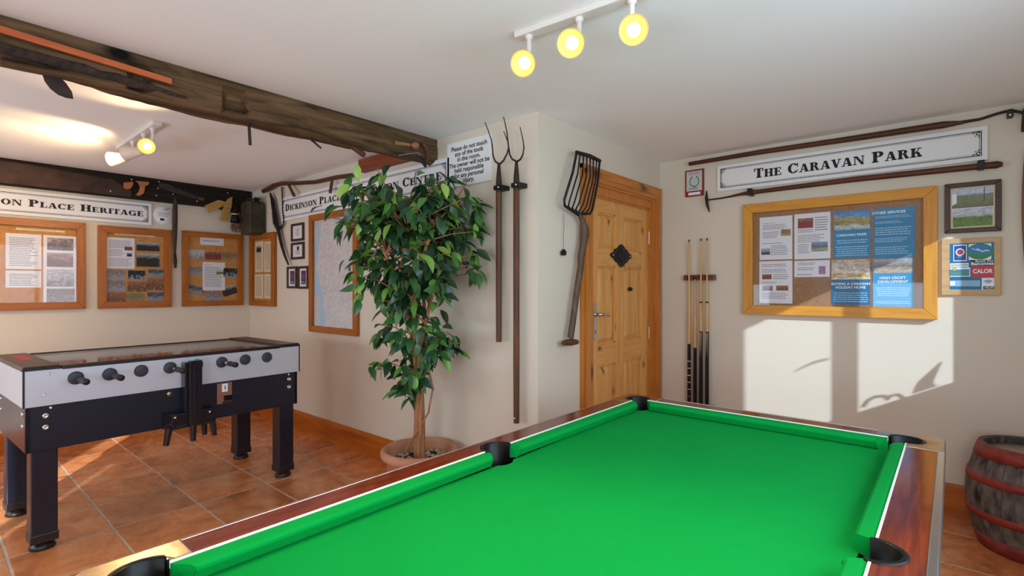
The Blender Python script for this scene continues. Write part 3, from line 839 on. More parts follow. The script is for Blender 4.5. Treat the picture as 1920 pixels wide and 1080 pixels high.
# leaves: pointed ovals folded along the midrib
def leaf_mesh(name, Ln, W, droop, fold, mat_):
    v = []; f = []
    st_ = [(0, .03), (.14, .55), (.34, .98), (.55, .96), (.76, .60), (.92, .20), (1, .0)]
    for t, w_ in st_:
        z = -droop * t * t * Ln; x = Ln * t
        v += [(x, -W*w_/2, z + fold*W*w_/2), (x, 0, z), (x, W*w_/2, z + fold*W*w_/2)]
    for i in range(len(st_)-1):
        a = i*3; f += [(a, a+1, a+4, a+3), (a+1, a+2, a+5, a+4)]
    mb = MB(); mb.add(v, f, 0, True)
    return mb.build(name, mat_, mesh_only=True), v, f
def leaf_mat():
    m, nt, b = base_mat('ficus_leaf'); setp(b, .34, 0, .5)
    oi = nt.nodes.new('ShaderNodeObjectInfo')
    c = ramp(nt, oi.outputs['Random'], [(0, lin((20, 48, 30))), (.42, lin((36, 76, 42))), (.70, lin((54, 102, 48))), (.86, lin((96, 146, 60))), (1, lin((150, 186, 84)))])
    nt.links.new(c, b.inputs['Base Color'])
    b.inputs['Transmission Weight'].default_value = 0
    return m
def leaf_mass_mat():
    m, nt, b = base_mat('ficus_leaf_mass'); setp(b, .34, 0, .5)
    g_ = nt.nodes.new('ShaderNodeNewGeometry')
    c = ramp(nt, g_.outputs['Random Per Island'], [(0, lin((20, 50, 30))), (.45, lin((36, 80, 40))), (.75, lin((54, 104, 48))), (.9, lin((92, 146, 58))), (1, lin((136, 178, 76)))])
    nt.links.new(c, b.inputs['Base Color'])
    return m
LM = [leaf_mesh('leaf', .106, .050, .35, .30, None), leaf_mesh('leaf', .092, .045, .55, .22, None), leaf_mesh('leaf', .118, .050, .2, .40, None)]
lmat = leaf_mat(); lmass = leaf_mass_mat()
for x in LM: x[0].materials.clear(); x[0].materials.append(lmat)
camp = Vector((0 - tx, 0 - ty, 1.34))
tips.sort(key=lambda q_: (q_[0] - camp).length)
mass = MB()
for i, (pos, out) in enumerate(tips):
    yaw_ = math.atan2(out.y, out.x) + random.gauss(0, .9); pit = random.uniform(-.1, 1.25); rol = random.gauss(0, .55)
    rot = Matrix.Rotation(yaw_, 4, 'Z') @ Matrix.Rotation(pit, 4, 'Y') @ Matrix.Rotation(rol, 4, 'X')
    k = random.randrange(3)
    tipw = (rot @ Vector((.1, 0, 0))) + pos
    if tipw.y + ty > YB - .03: rot = Matrix.Rotation(math.pi + yaw_, 4, 'Z') @ Matrix.Rotation(pit, 4, 'Y') @ Matrix.Rotation(rol, 4, 'X')
    if i < 300:
        o = link('leaf', LM[k][0], fic); o.matrix_local = Matrix.Translation(pos) @ rot
    else:
        mass.add([(rot @ Vector(q_)) + pos for q_ in LM[k][1]], LM[k][2], 0, True)
fm = mass.build('foliage', lmass, fic); fm['kind'] = 'stuff'

# ================================================================== LETTERING
def el(cx, cz, rx_, rz_, a0, a1, tx_, tz_, n=14):
    """band between two ellipses (thick at the sides, thin top and bottom)"""
    out = []
    for i in range(n):
        a, b = R(a0 + (a1-a0)*i/n), R(a0 + (a1-a0)*(i+1)/n)
        out.append([(cx+rx_*math.cos(a), cz+rz_*math.sin(a)), (cx+rx_*math.cos(b), cz+rz_*math.sin(b)),
                    (cx+(rx_-tx_)*math.cos(b), cz+(rz_-tz_)*math.sin(b)), (cx+(rx_-tx_)*math.cos(a), cz+(rz_-tz_)*math.sin(a))])
    return out
def rc(x0, z0, x1, z1): return [(x0, z0), (x1, z0), (x1, z1), (x0, z1)]
def dg(xa, z0, xb, z1, w_): return [(xa, z0), (xa+w_, z0), (xb+w_, z1), (xb, z1)]
def glyph(c):
    S, t, o = .31, .105, .11
    def stem(x, z0=0, z1=1, a=True, b=True):
        g_ = [rc(x, z0, x+S, z1)]
        if a: g_.append(rc(x-o, z0, x+S+o, z0+t))
        if b: g_.append(rc(x-o, z1-t, x+S+o, z1))
        return g_
    def thin(x, a=True, b=True):
        g_ = [rc(x, 0, x+t, 1)]
        if a: g_.append(rc(x-o, 0, x+t+o, t))
        if b: g_.append(rc(x-o, 1-t, x+t+o, 1))
        return g_
    if c == 'I': return stem(.12), .52
    if c == 'H': return stem(.12) + stem(.72) + [rc(.3, .46, .8, .46+t)], 1.12
    if c == 'T': return stem(.36, 0, 1, True, False) + [rc(.02, 1-t, .95, 1), rc(.02, .66, .02+t, 1), rc(.95-t, .66, .95, 1)], .99
    if c == 'E': return stem(.12) + [rc(.1, 0, .88, t), rc(.1, 1-t, .84, 1), rc(.3, .47, .62, .47+t), rc(.88-t, 0, .88, .32), rc(.84-t, .70, .84, 1), rc(.60, .34, .60+t*.8, .68)], .94
    if c == 'F': return stem(.12) + [rc(.1, 1-t, .84, 1), rc(.3, .47, .62, .47+t), rc(.84-t, .68, .84, 1), rc(.60, .34, .60+t*.8, .68)], .90
    if c == 'L': return stem(.12) + [rc(.1, 0, .84, t), rc(.84-t, 0, .84, .38)], .88
    if c == 'A': return [dg(.12, 0, .42, 1, t*1.1), dg(.72, 0, .40, 1, S), rc(.25, .27, .85, .27+t), rc(0, 0, .36, t), rc(.60, 0, 1.1, t)], 1.10
    if c == 'V': return [dg(.40, 0, .08, 1, S), dg(.50, 0, .84, 1, t*1.1), rc(-.02, 1-t, .46, 1), rc(.70, 1-t, 1.06, 1)], 1.04
    if c == 'N': return thin(.14) + thin(.92, False, True) + [dg(.82, 0, .14, 1, S*.95)], 1.14
    if c == 'M': return thin(.14) + stem(1.02) + [dg(.52, .08, .14, 1, S), dg(.60, .08, 1.02, 1, t*1.1)], 1.42
    if c == 'K': return stem(.12) + [dg(.34, .36, .78, 1, t*1.1), dg(.74, 0, .46, .58, S*.95), rc(.60, 0, 1.06, t), rc(.66, 1-t, 1.0, 1)], 1.08
    if c == 'P': return stem(.12) + el(.52, .735, .40, .265, -90, 90, S, t) + [rc(.3, 1-t, .53, 1), rc(.3, .47, .53, .47+t)], .98
    if c == 'R': return stem(.12) + el(.52, .745, .38, .255, -90, 90, S, t) + [rc(.3, 1-t, .53, 1), rc(.3, .49, .53, .49+t), dg(.74, 0, .50, .52, S*.95), rc(.72, 0, 1.08, t)], 1.10
    if c == 'D': return stem(.12) + el(.46, .5, .56, .5, -90, 90, S, t) + [rc(.3, 1-t, .47, 1), rc(.3, 0, .47, t)], 1.08
    if c == 'O': return el(.54, .5, .52, .51, 0, 360, S, t, 28), 1.08
    if c == 'C': return el(.54, .5, .52, .51, 38, 322, S, t, 24) + [rc(.88, .62, .97, 1.0), rc(.90, .20, .97, .34)], 1.03
    if c == 'G': return el(.54, .5, .52, .51, 38, 325, S, t, 24) + [rc(.88, .62, .97, 1.0), rc(.80, 0, 1.02, .44), rc(.66, .40, 1.1, .40+t)], 1.14
    if c == 'S': return el(.45, .735, .36, .265, 30, 270, S*.8, t, 16) + el(.45, .265, .38, .265, -150, 90, S*.8, t, 16) + [dg(.50, .40, .14, .62, S*.9), rc(.76, .64, .84, 1.0), rc(.06, 0, .14, .36)], .90
    return [], .5
def serif(text, caps=.80):
    polys = []; x = 0; first = True
    for c in text:
        if c == ' ': x += .52; first = True; continue
        g_, a = glyph(c); s = 1.0 if first else caps
        polys += [[(x + px_*s, pz*s) for px_, pz in p] for p in g_]; x += a*s + .04; first = False
    return polys, x - .04
def put_serif(mk, text, u0, u1, base, h, y, caps=.80):
    """each word its own mesh"""
    wd = serif(text, caps)[1]; k = (u1-u0)/wd; x = 0
    for wrd in text.split(' '):
        polys, w_ = serif(wrd, caps); mb = mk()
        for p in polys: mb.add([(u0 + (x+px_)*k, y, base + pz*h) for px_, pz in p], [tuple(range(len(p)))])
        x += w_ + .04 + .52
def font_geo(text, bold=0.0):
    cu = bpy.data.curves.new('t', 'FONT'); cu.body = text; cu.size = 1.0; cu.offset = bold; cu.resolution_u = 3; cu.fill_mode = 'FRONT'
    ob = bpy.data.objects.new('t', cu); COL.objects.link(ob)
    dg_ = bpy.context.evaluated_depsgraph_get(); me = bpy.data.meshes.new_from_object(ob.evaluated_get(dg_))
    v = [(q.co.x, q.co.y) for q in me.vertices]; f = [tuple(p.vertices) for p in me.polygons]
    bpy.data.objects.remove(ob); bpy.data.curves.remove(cu); bpy.data.meshes.remove(me)
    return v, f
def put_font(mb, text, u0, u1, base, h, y, bold=0.0, m=0):
    v, f = font_geo(text, bold)
    x0 = min(q[0] for q in v); x1 = max(q[0] for q in v); k = (u1-u0)/(x1-x0); kz = h/.729
    mb.add([(u0 + (a-x0)*k, y, base + b*kz) for a, b in v], f, m)
def put_font_c(mb, text, uc, base, h, y, bold=0.0, m=0):
    v, f = font_geo(text, bold); x0 = min(q[0] for q in v); x1 = max(q[0] for q in v); kz = h/.729
    mb.add([(uc + (a-(x0+x1)/2)*kz, y, base + b*kz) for a, b in v], f, m)
def words(mb, u0, u1, z0, z1, rows, y, fill=.9, m=0, ragged=.25, center=False, rnd=None):
    """rows of small print too fine to read"""
    r_ = rnd or random; dz = (z1-z0)/rows
    for i in range(rows):
        zc = z1 - (i+.5)*dz; end = u1 - (u1-u0)*r_.random()*ragged; x = u0
        st = (u1-end)/2 if center else 0; x += st
        while x < end + st:
            w_ = min((u1-u0)*r_.uniform(.05, .14), end+st-x)
            if w_ > .002: mb.add([(x, y, zc-dz*.17), (x+w_, y, zc-dz*.17), (x+w_, y, zc+dz*.17), (x, y, zc+dz*.17)], [(0,1,2,3)], m)
            x += w_ + (u1-u0)*.018

PHN = [0]
def photo_mat(name, stops, ns=4.0, amp=.35, grain=.0, stretch=(1, 1, 1)):
    """blurry print: vertical colour bands broken up by blotches"""
    PHN[0] += 1; k = PHN[0]
    m, nt, b = base_mat(name); setp(b, .45, 0, .35)
    tc = nt.nodes.new('ShaderNodeTexCoord'); sp = nt.nodes.new('ShaderNodeSeparateXYZ'); nt.links.new(tc.outputs['Generated'], sp.inputs[0])
    mp = nt.nodes.new('ShaderNodeMapping'); mp.inputs['Scale'].default_value = stretch; mp.inputs['Location'].default_value = (k*3.7, 0, k*1.9)
    nt.links.new(tc.outputs['Generated'], mp.inputs['Vector'])
    f = noise(nt, mp.outputs[0], ns, 3, .3); f2 = noise(nt, mp.outputs[0], ns*3.5, 4, .2)
    s0 = nt.nodes.new('ShaderNodeMath'); s0.operation = 'MULTIPLY_ADD'; s0.inputs[1].default_value = 1 - min(amp, .9)*.75; s0.inputs[2].default_value = -amp*.12; nt.links.new(sp.outputs['Z'], s0.inputs[0])
    s1 = nt.nodes.new('ShaderNodeMath'); s1.operation = 'MULTIPLY_ADD'; s1.inputs[1].default_value = amp; nt.links.new(f, s1.inputs[0]); nt.links.new(s0.outputs[0], s1.inputs[2])
    col = ramp(nt, s1.outputs[0], [(p_, lin(c)) for p_, c in stops])
    sh = ramp(nt, f2, [(.36, (.45, .45, .45)), (.52, (1, 1, 1)), (.66, (1.25, 1.25, 1.25))])
    nt.links.new(mixc(nt, .75, col, sh, 'MULTIPLY'), b.inputs['Base Color'])
    return m
PH = {
 'sea': photo_mat('photo_coast', [(0, (20, 84, 140)), (.25, (200, 205, 205)), (.35, (150, 140, 90)), (.6, (168, 150, 90)), (.68, (90, 150, 200)), (1, (40, 110, 190))], 3, .3),
 'field': photo_mat('photo_field', [(0, (96, 80, 62)), (.3, (110, 116, 58)), (.5, (104, 122, 58)), (.6, (120, 116, 118)), (.7, (196, 202, 212)), (1, (176, 188, 206))], 3, .14, stretch=(1, 1, 3)),
 'green': photo_mat('photo_green_path', [(0, (120, 104, 84)), (.14, (104, 138, 58)), (.5, (92, 128, 56)), (.6, (190, 188, 186)), (.72, (198, 206, 214)), (1, (186, 196, 208))], 3, .2),
 'red': photo_mat('photo_red_garden', [(0, (110, 96, 86)), (.3, (150, 60, 56)), (.55, (120, 48, 44)), (.8, (176, 132, 112)), (1, (140, 90, 80))], 6, .7),
 'town': photo_mat('photo_village', [(0, (90, 84, 76)), (.3, (170, 160, 140)), (.5, (110, 104, 90)), (.7, (120, 140, 170)), (1, (90, 130, 190))], 5, .4),
 'gold': photo_mat('photo_interior', [(0, (90, 78, 60)), (.3, (180, 150, 100)), (.55, (130, 112, 80)), (.8, (150, 140, 96)), (1, (110, 100, 80))], 5, .7),
 'grey': photo_mat('photo_grey_lake', [(0, (70, 84, 96)), (.35, (50, 60, 66)), (.6, (150, 164, 176)), (1, (176, 190, 204))], 4, .35),
 'bed': photo_mat('photo_bedroom', [(0, (120, 112, 106)), (.2, (226, 222, 216)), (.34, (206, 160, 50)), (.46, (224, 218, 212)), (.66, (190, 170, 150)), (.85, (206, 196, 186)), (1, (150, 136, 124))], 3, .6),
 'road': photo_mat('photo_road', [(0, (176, 160, 146)), (.3, (196, 176, 160)), (.5, (120, 116, 112)), (.65, (150, 146, 144)), (1, (190, 186, 186))], 3, .3, stretch=(1, 1, 2)),
 'sepia1': photo_mat('photo_sepia_farm', [(0, (120, 108, 112)), (.3, (96, 84, 92)), (.55, (134, 116, 120)), (.8, (196, 186, 190)), (1, (190, 182, 188))], 3.2, .85),
 'sepia2': photo_mat('photo_sepia_hedge', [(0, (170, 140, 134)), (.35, (120, 84, 84)), (.6, (160, 124, 120)), (.85, (206, 186, 180)), (1, (196, 176, 170))], 3.2, .85),
 'sepia3': photo_mat('photo_pale_lane', [(0, (176, 168, 172)), (.3, (140, 130, 136)), (.5, (186, 180, 186)), (1, (206, 204, 212))], 3.2, .85),
 'sepia4': photo_mat('photo_pale_hill', [(0, (136, 128, 134)), (.4, (170, 156, 156)), (.7, (150, 134, 132)), (1, (200, 196, 204))], 3.2, .85),
 'dark': photo_mat('photo_dark_shed', [(0, (60, 28, 30)), (.3, (44, 40, 40)), (.55, (36, 38, 36)), (.8, (170, 170, 166)), (1, (186, 184, 180))], 4, .4),
 'mixed1': photo_mat('photo_crowd', [(0, (190, 180, 176)), (.3, (90, 84, 100)), (.5, (176, 170, 176)), (.7, (110, 96, 90)), (1, (190, 186, 186))], 9, 1.2),
 'mixed2': photo_mat('photo_shop', [(0, (110, 70, 40)), (.3, (190, 140, 96)), (.5, (80, 56, 44)), (.7, (170, 110, 70)), (1, (140, 110, 90))], 8, 1.1),
 'night': photo_mat('photo_stage', [(0, (24, 30, 40)), (.35, (150, 170, 190)), (.5, (20, 24, 30)), (.75, (30, 44, 60)), (1, (18, 22, 30))], 5, .9),
 'slope': photo_mat('photo_grey_barn', [(0, (96, 92, 92)), (.4, (150, 148, 150)), (.6, (60, 58, 60)), (1, (180, 182, 186))], 4, .7),
}
def card(mb, u0, u1, z0, z1, y, m=0): mb.add([(u0, y, z0), (u1, y, z0), (u1, y, z1), (u0, y, z1)], [(0,1,2,3)], m)

def paper(name, label, cat, wall, rect, out, mat_, blocks=(), photos=(), heads=(), group=None, ink='greyink', tilt=0, seed=0):
    """a sheet on a board; blocks/photos/heads in fractions of the sheet (x0,x1,z0,z1,...)"""
    u0, u1, v0, v1 = rect; uc, vc = (u0+u1)/2, (v0+v1)/2
    t = thing(name, label, cat, wpos(wall, uc, vc, out), (0, R(tilt) if True else 0, wrot(wall)[2]), group)
    w_, h_ = u1-u0, v1-v0
    s = MB(); s.box(-w_/2, w_/2, -.0012, 0, -h_/2, h_/2); s.build('sheet', mat_, t)
    X = lambda f: -w_/2 + f*w_; Z = lambda f: -h_/2 + f*h_
    if blocks:
        q = MB(); rr_ = random.Random(seed + 5)
        for b in blocks: words(q, X(b[0]), X(b[1]), Z(b[2]), Z(b[3]), b[4], -.0018, ragged=b[5] if len(b) > 5 else .2, center=len(b) > 6, rnd=rr_)
        q.build('lettering', M['paleblue' if ink == 'whiteink' else ink], t)
    for b in photos:
        q = MB(); card(q, X(b[0]), X(b[1]), Z(b[2]), Z(b[3]), -.0020); q.build('printed_photo', b[4] if not isinstance(b[4], str) else PH[b[4]], t)
    for hd in heads:
        q = MB(); put_font_c(q, hd[0], X(hd[1]), Z(hd[2]), hd[3], -.0024, hd[4] if len(hd) > 4 else .02); q.build('heading', M[hd[5] if len(hd) > 5 else ink], t)
    return t

def board(name, label, wall, rect, fw, depth, mh, mv, back, cat='noticeboard', glass=True, group=None, backd=.006):
    u0, u1, v0, v1 = rect; uc = (u0+u1)/2
    t = wthing(name, label, cat, wall, uc, v0, group); O_ = (uc, 0, v0)
    for a0, a1, side in ((u0, u1, 'b'), (u0, u1, 't')):
        p = MB(O_); z0_, z1_ = (v0, v0+fw) if side == 'b' else (v1-fw, v1)
        zo, zi = (v0, v0+fw) if side == 'b' else (v1, v1-fw)
        poly = [(u0, zo), (u1, zo), (u1-fw, zi), (u0+fw, zi)]
        p.prism_xz(poly if side == 'b' else poly[::-1], -depth, 0); p.build('frame_bar', mh, t, bevel=.003)
    for xo, xi in ((u0, u0+fw), (u1, u1-fw)):
        p = MB(O_); poly = [(xo, v0), (xi, v0+fw), (xi, v1-fw), (xo, v1)]
        p.prism_xz(poly if xo == u0 else poly[::-1], -depth, 0); p.build('frame_bar', mv, t, bevel=.003)
    p = MB(O_); p.box(u0+fw-.002, u1-fw+.002, -backd, 0, v0+fw-.002, v1-fw+.002); p.build('backing', back, t)
    if glass:
        p = MB(O_); p.box(u0+fw-.002, u1-fw+.002, -depth*.72, -depth*.72+.003, v0+fw-.002, v1-fw+.002); p.build('glass_pane', M['glass'], t)
    return t

def sign(name, label, wall, rect, text_fn, border=True, scroll=True):
    u0, u1, v0, v1 = rect; uc = (u0+u1)/2
    t = wthing(name, label, 'sign', wall, uc, v0); O_ = (uc, 0, v0)
    p = MB(O_); p.box(u0, u1, -.018, 0, v0, v1); p.build('panel', M['white'], t, bevel=.002)
    if border:
        h = v1-v0; i_ = h*.13; b = MB(O_); y = -.0186; tk = h*.016
        for k, tt in ((0, tk*1.4), (h*.045, tk*.7)):
            a0, a1, c0_, c1_ = u0+i_+k, u1-i_-k, v0+i_+k, v1-i_-k
            card(b, a0, a1, c0_, c0_+tt, y); card(b, a0, a1, c1_-tt, c1_, y); card(b, a0, a0+tt, c0_, c1_, y); card(b, a1-tt, a1, c0_, c1_, y)
        b.build('border_lines', M['ink'], t)  # border lines only, no letters
        if scroll:
            for sx, xb in ((1, u0+i_), (-1, u1-i_)):
                for sz, zb in ((1, v0+i_), (-1, v1-i_)):
                    q = MB(O_)
                    for cx, cz, r_ in ((.075, .075, .055), (.17, .05, .035), (.05, .17, .035), (.13, .14, .028)):
                        c = (xb + sx*cx*h, zb + sz*cz*h)
                        for pl in el(c[0], c[1], r_*h, r_*h, 0, 300, r_*h*.45, r_*h*.45, 10): q.add([(a, -.0190, b_) for a, b_ in pl], [(0,1,2,3)])
                    q.build('scroll_ornament', M['ink'], t)
    ms = []
    def mk(): ms.append(MB(O_)); return ms[-1]
    text_fn(mk)
    for q in ms: q.build('lettering', M['ink'], t)
    return t

# ================================================================== SIGNS
r1 = (-1.3739, 0.1481, 2.0697, 2.2723); r1 = (r1[0], r1[1], (-1.3739, 2.0749)[1], (-1.3739, 2.2723)[1])
ca = (-1.11, 2.1844); cb = (-0.1446, 2.1784); ch0 = (-0.3812, 2.1417); ch1 = (-0.3812, 2.21)
sign('wall_sign', 'long white sign reading THE CARAVAN PARK over the big noticeboard', 'D', r1,
     lambda q: put_serif(q, 'THE CARAVAN PARK', ca[0], cb[0], ch0[1], ch1[1]-ch0[1], -.0195, .82))
# heritage sign: runs on out of the picture to the left
hb = (1.4091, 2.0177); ho = (0.4551, 2.0232)
_, wfull = serif('DICKINSON PLACE HERITAGE'); wvis = wfull - serif('DICKINS')[1] - .04
kk = (hb[0]-ho[0])/wvis
hz0 = (1.4724, 1.9332)[1]; hz1 = (1.4762, 2.1405)[1]; hu1 = (1.4745, 2.05)[0]
hh0 = (0.9495, 2.0111)[1]; hh1 = (0.9495, 2.0694)[1]
sign('wall_sign', 'long white sign with bold black lettering over the noticeboards by the dark beam', 'A', (hb[0]-wfull*kk-.12, hu1, hz0, hz1),
     lambda q: put_serif(q, 'DICKINSON PLACE HERITAGE', hb[0]-wfull*kk, hb[0], hh0, hh1-hh0, -.0195))
# information sign behind the tree
iu0 = (-5.0237, 2.0774)[0]; iz1 = (-4.5094, 2.196)[1]; iz0 = (-4.3185, 2.0265)[1]
iu1 = (-2.5895, 2.2094)[0]; it0 = (-4.9403, 2.1216); it1 = (-2.6649, 2.1555)
ic0 = (-4.9239, 2.0861)[1]; ic1 = (-4.9239, 2.1511)[1]
bo = (iz1-iz0)*.13/.74
sign('wall_sign', 'long white sign with narrow black lettering partly hidden by the tree', 'B', (iu0, iu1, iz0-bo, iz1+bo),
     lambda q: put_serif(q, 'DICKINSON PLACE INFORMATION CENTRE', it0[0], it1[0], ic0, ic1-ic0, -.0195))
# do-not-touch notice
n1 = (-2.2054, 2.3137); n0 = (-2.6108, 2.0128); nz0 = (-2.2085, 2.0158)[1]
def notice(q):
    uc = (-2.402, 2.222)[0]
    L_ = ['Please do not touch', 'any of the tools', 'in this room.', 'The owner will not be', 'held responsible', 'for any personal', 'injury.']
    zt = (-2.2555, 2.266)[1]; zb_ = (-2.3787, 2.0483)[1]
    for i, s_ in enumerate(L_):
        put_font_c(q(), s_, uc, zt + (zb_-zt)*i/6 - .012, .030, -.0190, .022)
sign('notice_sign', 'square white notice asking people not to touch the tools', 'B', (n0[0], n1[0], nz0, n1[1]), notice, border=False)
# round plaque and red plaque
pl = (1.5748, 2.0412)
t = wthing('round_plaque', 'round white plaque beside the hanging dark strap', 'plaque', 'A', pl[0], pl[1])
p = MB(); p.lathe([(0, 0), (.085, 0), (.088, .004), (.085, .008), (0, .008)], 36, (0, 0, 0), (0, -1, 0)); p.build('plaque_disc', M['white'], t)
q = MB(); words(q, -.045, .05, -.015, .03, 3, -.0086, ragged=.1); q.build('lettering', M['greyink'], t)
q = MB(); card(q, -.03, .005, -.052, -.030, -.0088); q.build('emblem', nmat('navy_print', (40, 40, 80), .5), t)
q = MB(); q.tube([(.0, -.0088, .055), (.03, -.0088, .06), (.04, -.0088, .072)], .004, 6, flat=.2); q.build('swoosh', M['greyink'], t)
rr1 = (-1.6258, -1.4766, 2.0517, 2.2859)
rr1 = (rr1[0], rr1[1], (-1.5518, 2.0633)[1], (-1.5518, 2.2733)[1])
t = wthing('award_plaque', 'small red-framed plaque with a green laurel wreath', 'plaque', 'D', (rr1[0]+rr1[1])/2, rr1[2]); O_ = ((rr1[0]+rr1[1])/2, 0, rr1[2])
p = MB(O_); p.box(rr1[0], rr1[1], -.014, 0, rr1[2], rr1[3]); p.build('plaque_back', nmat('red_wood', (150, 44, 34), .4, var=.15), t, bevel=.003)
p = MB(O_); dw = rr1[1]-rr1[0]; dh = rr1[3]-rr1[2]
p.box(rr1[0]+dw*.09, rr1[1]-dw*.09, -.016, -.013, rr1[2]+dh*.2, rr1[3]-dh*.06); p.build('silver_plate', nmat('silver_card', (206, 210, 210), .4, .2, var=.05), t)
q = MB(O_); cxp, czp = (rr1[0]+rr1[1])/2, rr1[2]+dh*.55
for s_ in (-1, 1):
    for i in range(6):
        a = R(-80 + i*27); c = (cxp + s_*math.cos(a)*dw*.24, czp + math.sin(a)*dw*.27)
        q.add([(c[0]-.006, -.0165, c[1]-.004), (c[0]+.004, -.0165, c[1]-.006), (c[0]+.007, -.0165, c[1]+.006), (c[0]-.003, -.0165, c[1]+.008)], [(0,1,2,3)])
q.build('wreath_print', nmat('green_print', (30, 130, 60), .5), t)
q = MB(O_); words(q, rr1[0]+dw*.2, rr1[1]-dw*.2, rr1[3]-dh*.20, rr1[3]-dh*.09, 2, -.0165, ragged=.1); q.build('lettering', M['greyink'], t); q = MB(O_); words(q, rr1[0]+dw*.2, rr1[1]-dw*.2, rr1[2]+dh*.24, rr1[2]+dh*.34, 1, -.0165); q.build('lettering', M['greyink'], t)
q = MB(O_); card(q, rr1[0]+dw*.18, rr1[1]-dw*.18, rr1[2]+dh*.05, rr1[2]+dh*.15, -.0145); q.build('name_strip', M['whiteink'], t)

# ================================================================== NOTICEBOARDS
# far wall
bD = ((-1.1776, 1.5777)[0], (-0.074, 1.533)[0], (-0.0753, 1.1502)[1], (-0.0716, 1.9507)[1])
board('noticeboard', 'large yellow wood glazed noticeboard with white and blue posters', 'D', bD, .066, .050, M['frame_y'], M['frame_yz'], M['cork_d'])
def dsheet(name, lab, rect, mat_, **kw): return paper(name, lab, 'poster', 'D', rect, .0075, mat_, group='posters in the big noticeboard', **kw)
dsheet('poster', 'white typed sheet at the top left of the yellow-framed noticeboard', (-1.0723, -0.8585, 1.5432, 1.8506), M['paper'], blocks=[(.12,.55,.84,.87,1), (.1,.92,.70,.83,4), (.1,.62,.50,.66,4), (.35,.9,.10,.34,6), (.1,.8,.36,.40,1)], photos=[(.66,.95,.54,.69,'gold'), (.05,.33,.12,.27,'grey')], seed=1)
dsheet('poster', 'white sheet with a red photo beside the first blue poster', (-0.8459, -0.6288, 1.5393, 1.8539), M['paper'], blocks=[(.58,.95,.60,.92,6), (.1,.55,.58,.66,2), (.1,.85,.36,.54,5), (.1,.45,.12,.34,6)], photos=[(.10,.53,.68,.90,'red'), (.48,.93,.16,.36,'town')], seed=2)
dsheet('poster', 'blue poster headed CARAVAN PARK with a coast photo', (-0.6111, -0.4068, 1.5378, 1.8473), M['blue'], blocks=[(.08,.92,.30,.40,2,.1,1), (.05,.95,.03,.26,5,.15,1)], photos=[(.02,.98,.60,.99,'sea')], heads=[('CARAVAN PARK', .5, .465, .0165, .02)], ink='whiteink', seed=3)
dsheet('poster', 'plain blue poster headed OTHER SERVICES', (-0.3926, -0.1817, 1.5357, 1.8461), M['blue'], blocks=[(.05,.94,.79,.85,2), (.05,.75,.68,.74,2), (.05,.92,.44,.62,4), (.05,.85,.30,.40,3), (.05,.92,.05,.22,4)], heads=[('OTHER SERVICES', .38, .885, .0165, .02)], ink='whiteink', seed=4)
dsheet('poster', 'white sheet with three small photos at the lower left of the noticeboard', (-1.0742, -0.8585, 1.2304, 1.5326), M['paper'], blocks=[(.08,.9,.86,.94,2), (.08,.9,.72,.82,3), (.42,.9,.56,.70,3), (.08,.6,.46,.52,2), (.08,.9,.10,.26,4)], photos=[(.09,.38,.57,.69,'red'), (.09,.41,.30,.42,'sepia2'), (.52,.88,.30,.42,'mixed2')], seed=5)
dsheet('poster', 'short white slip with a purple badge in the noticeboard', (-0.8459, -0.6327, 1.4155, 1.5287), M['paper'], blocks=[(.1,.65,.72,.9,2), (.1,.62,.4,.62,2), (.08,.6,.08,.22,1)], photos=[(.70,.88,.16,.64,nmat('purple_badge', (120, 84, 140), .5, c2=(196, 120, 150), scale=40))], seed=6)
dsheet('poster', 'blue poster with a bedroom photo about buying a holiday home', (-0.6226, -0.4089, 1.2316, 1.5265), M['blue_d'], blocks=[(.04,.96,.04,.28,5,.12,1)], photos=[(0,1,.56,1,'bed')], heads=[('BUYING A CARAVAN', .5, .435, .0165, .02), ('HOLIDAY HOME', .5, .355, .0165, .02)], ink='whiteink', seed=7)
dsheet('poster', 'bright blue poster headed HIGH CROFT DEVELOPMENT', (-0.3948, -0.1882, 1.2247, 1.5288), M['lblue'], blocks=[(.06,.94,.20,.40,5,.15,1), (.06,.94,.05,.12,2,.15,1)], photos=[(.04,.98,.69,.98,'road')], heads=[('HIGH CROFT', .5, .565, .0165, .02), ('DEVELOPMENT', .5, .485, .0165, .02)], ink='whiteink', seed=8)

# heritage wall boards
a1r = ((0.2343, 1.5038)[0], (0.984, 1.5274)[0], (0.9877, 1.1571)[1], (0.9804, 1.9085)[1])
a2r = ((1.0682, 1.5301)[0], (1.637, 1.548)[0], (1.0705, 1.1546)[1], (1.066, 1.8996)[1])
a3r = ((1.7265, 1.5508)[0], (2.2967, 1.5687)[0], (1.7265, 1.1571)[1], (1.7265, 1.9065)[1])
board('noticeboard', 'orange framed noticeboard with typed pages and four old sepia photos', 'A', a1r, .062, .040, M['frame'], M['frame_z'], M['cork_o'], group='noticeboards under the heritage sign')
board('noticeboard', 'orange framed noticeboard crowded with a jumble of colour photos', 'A', a2r, .062, .040, M['frame'], M['frame_z'], M['cork_o'], group='noticeboards under the heritage sign')
board('noticeboard', 'orange framed noticeboard with a ring of photos round one page', 'A', a3r, .052, .040, M['frame'], M['frame_z'], M['cork_o'], group='noticeboards under the heritage sign')
def asheet(name, lab, cat, rect, mat_, **kw): return paper(name, lab, cat, 'A', rect, kw.pop('out', .0075), mat_, **kw)
asheet('title_strip', 'cream title strip above the sepia photos', 'paper strip', (0.545, 0.8472, 1.8137, 1.8301), M['cream'], blocks=[(.1,.9,.3,.75,1)])
asheet('typed_page', 'tall typed page left of the sepia photos', 'typed page', (0.484, 0.6973, 1.494, 1.7842), M['paper'], blocks=[(.1,.9,.08,.9,17,.3)], seed=11)
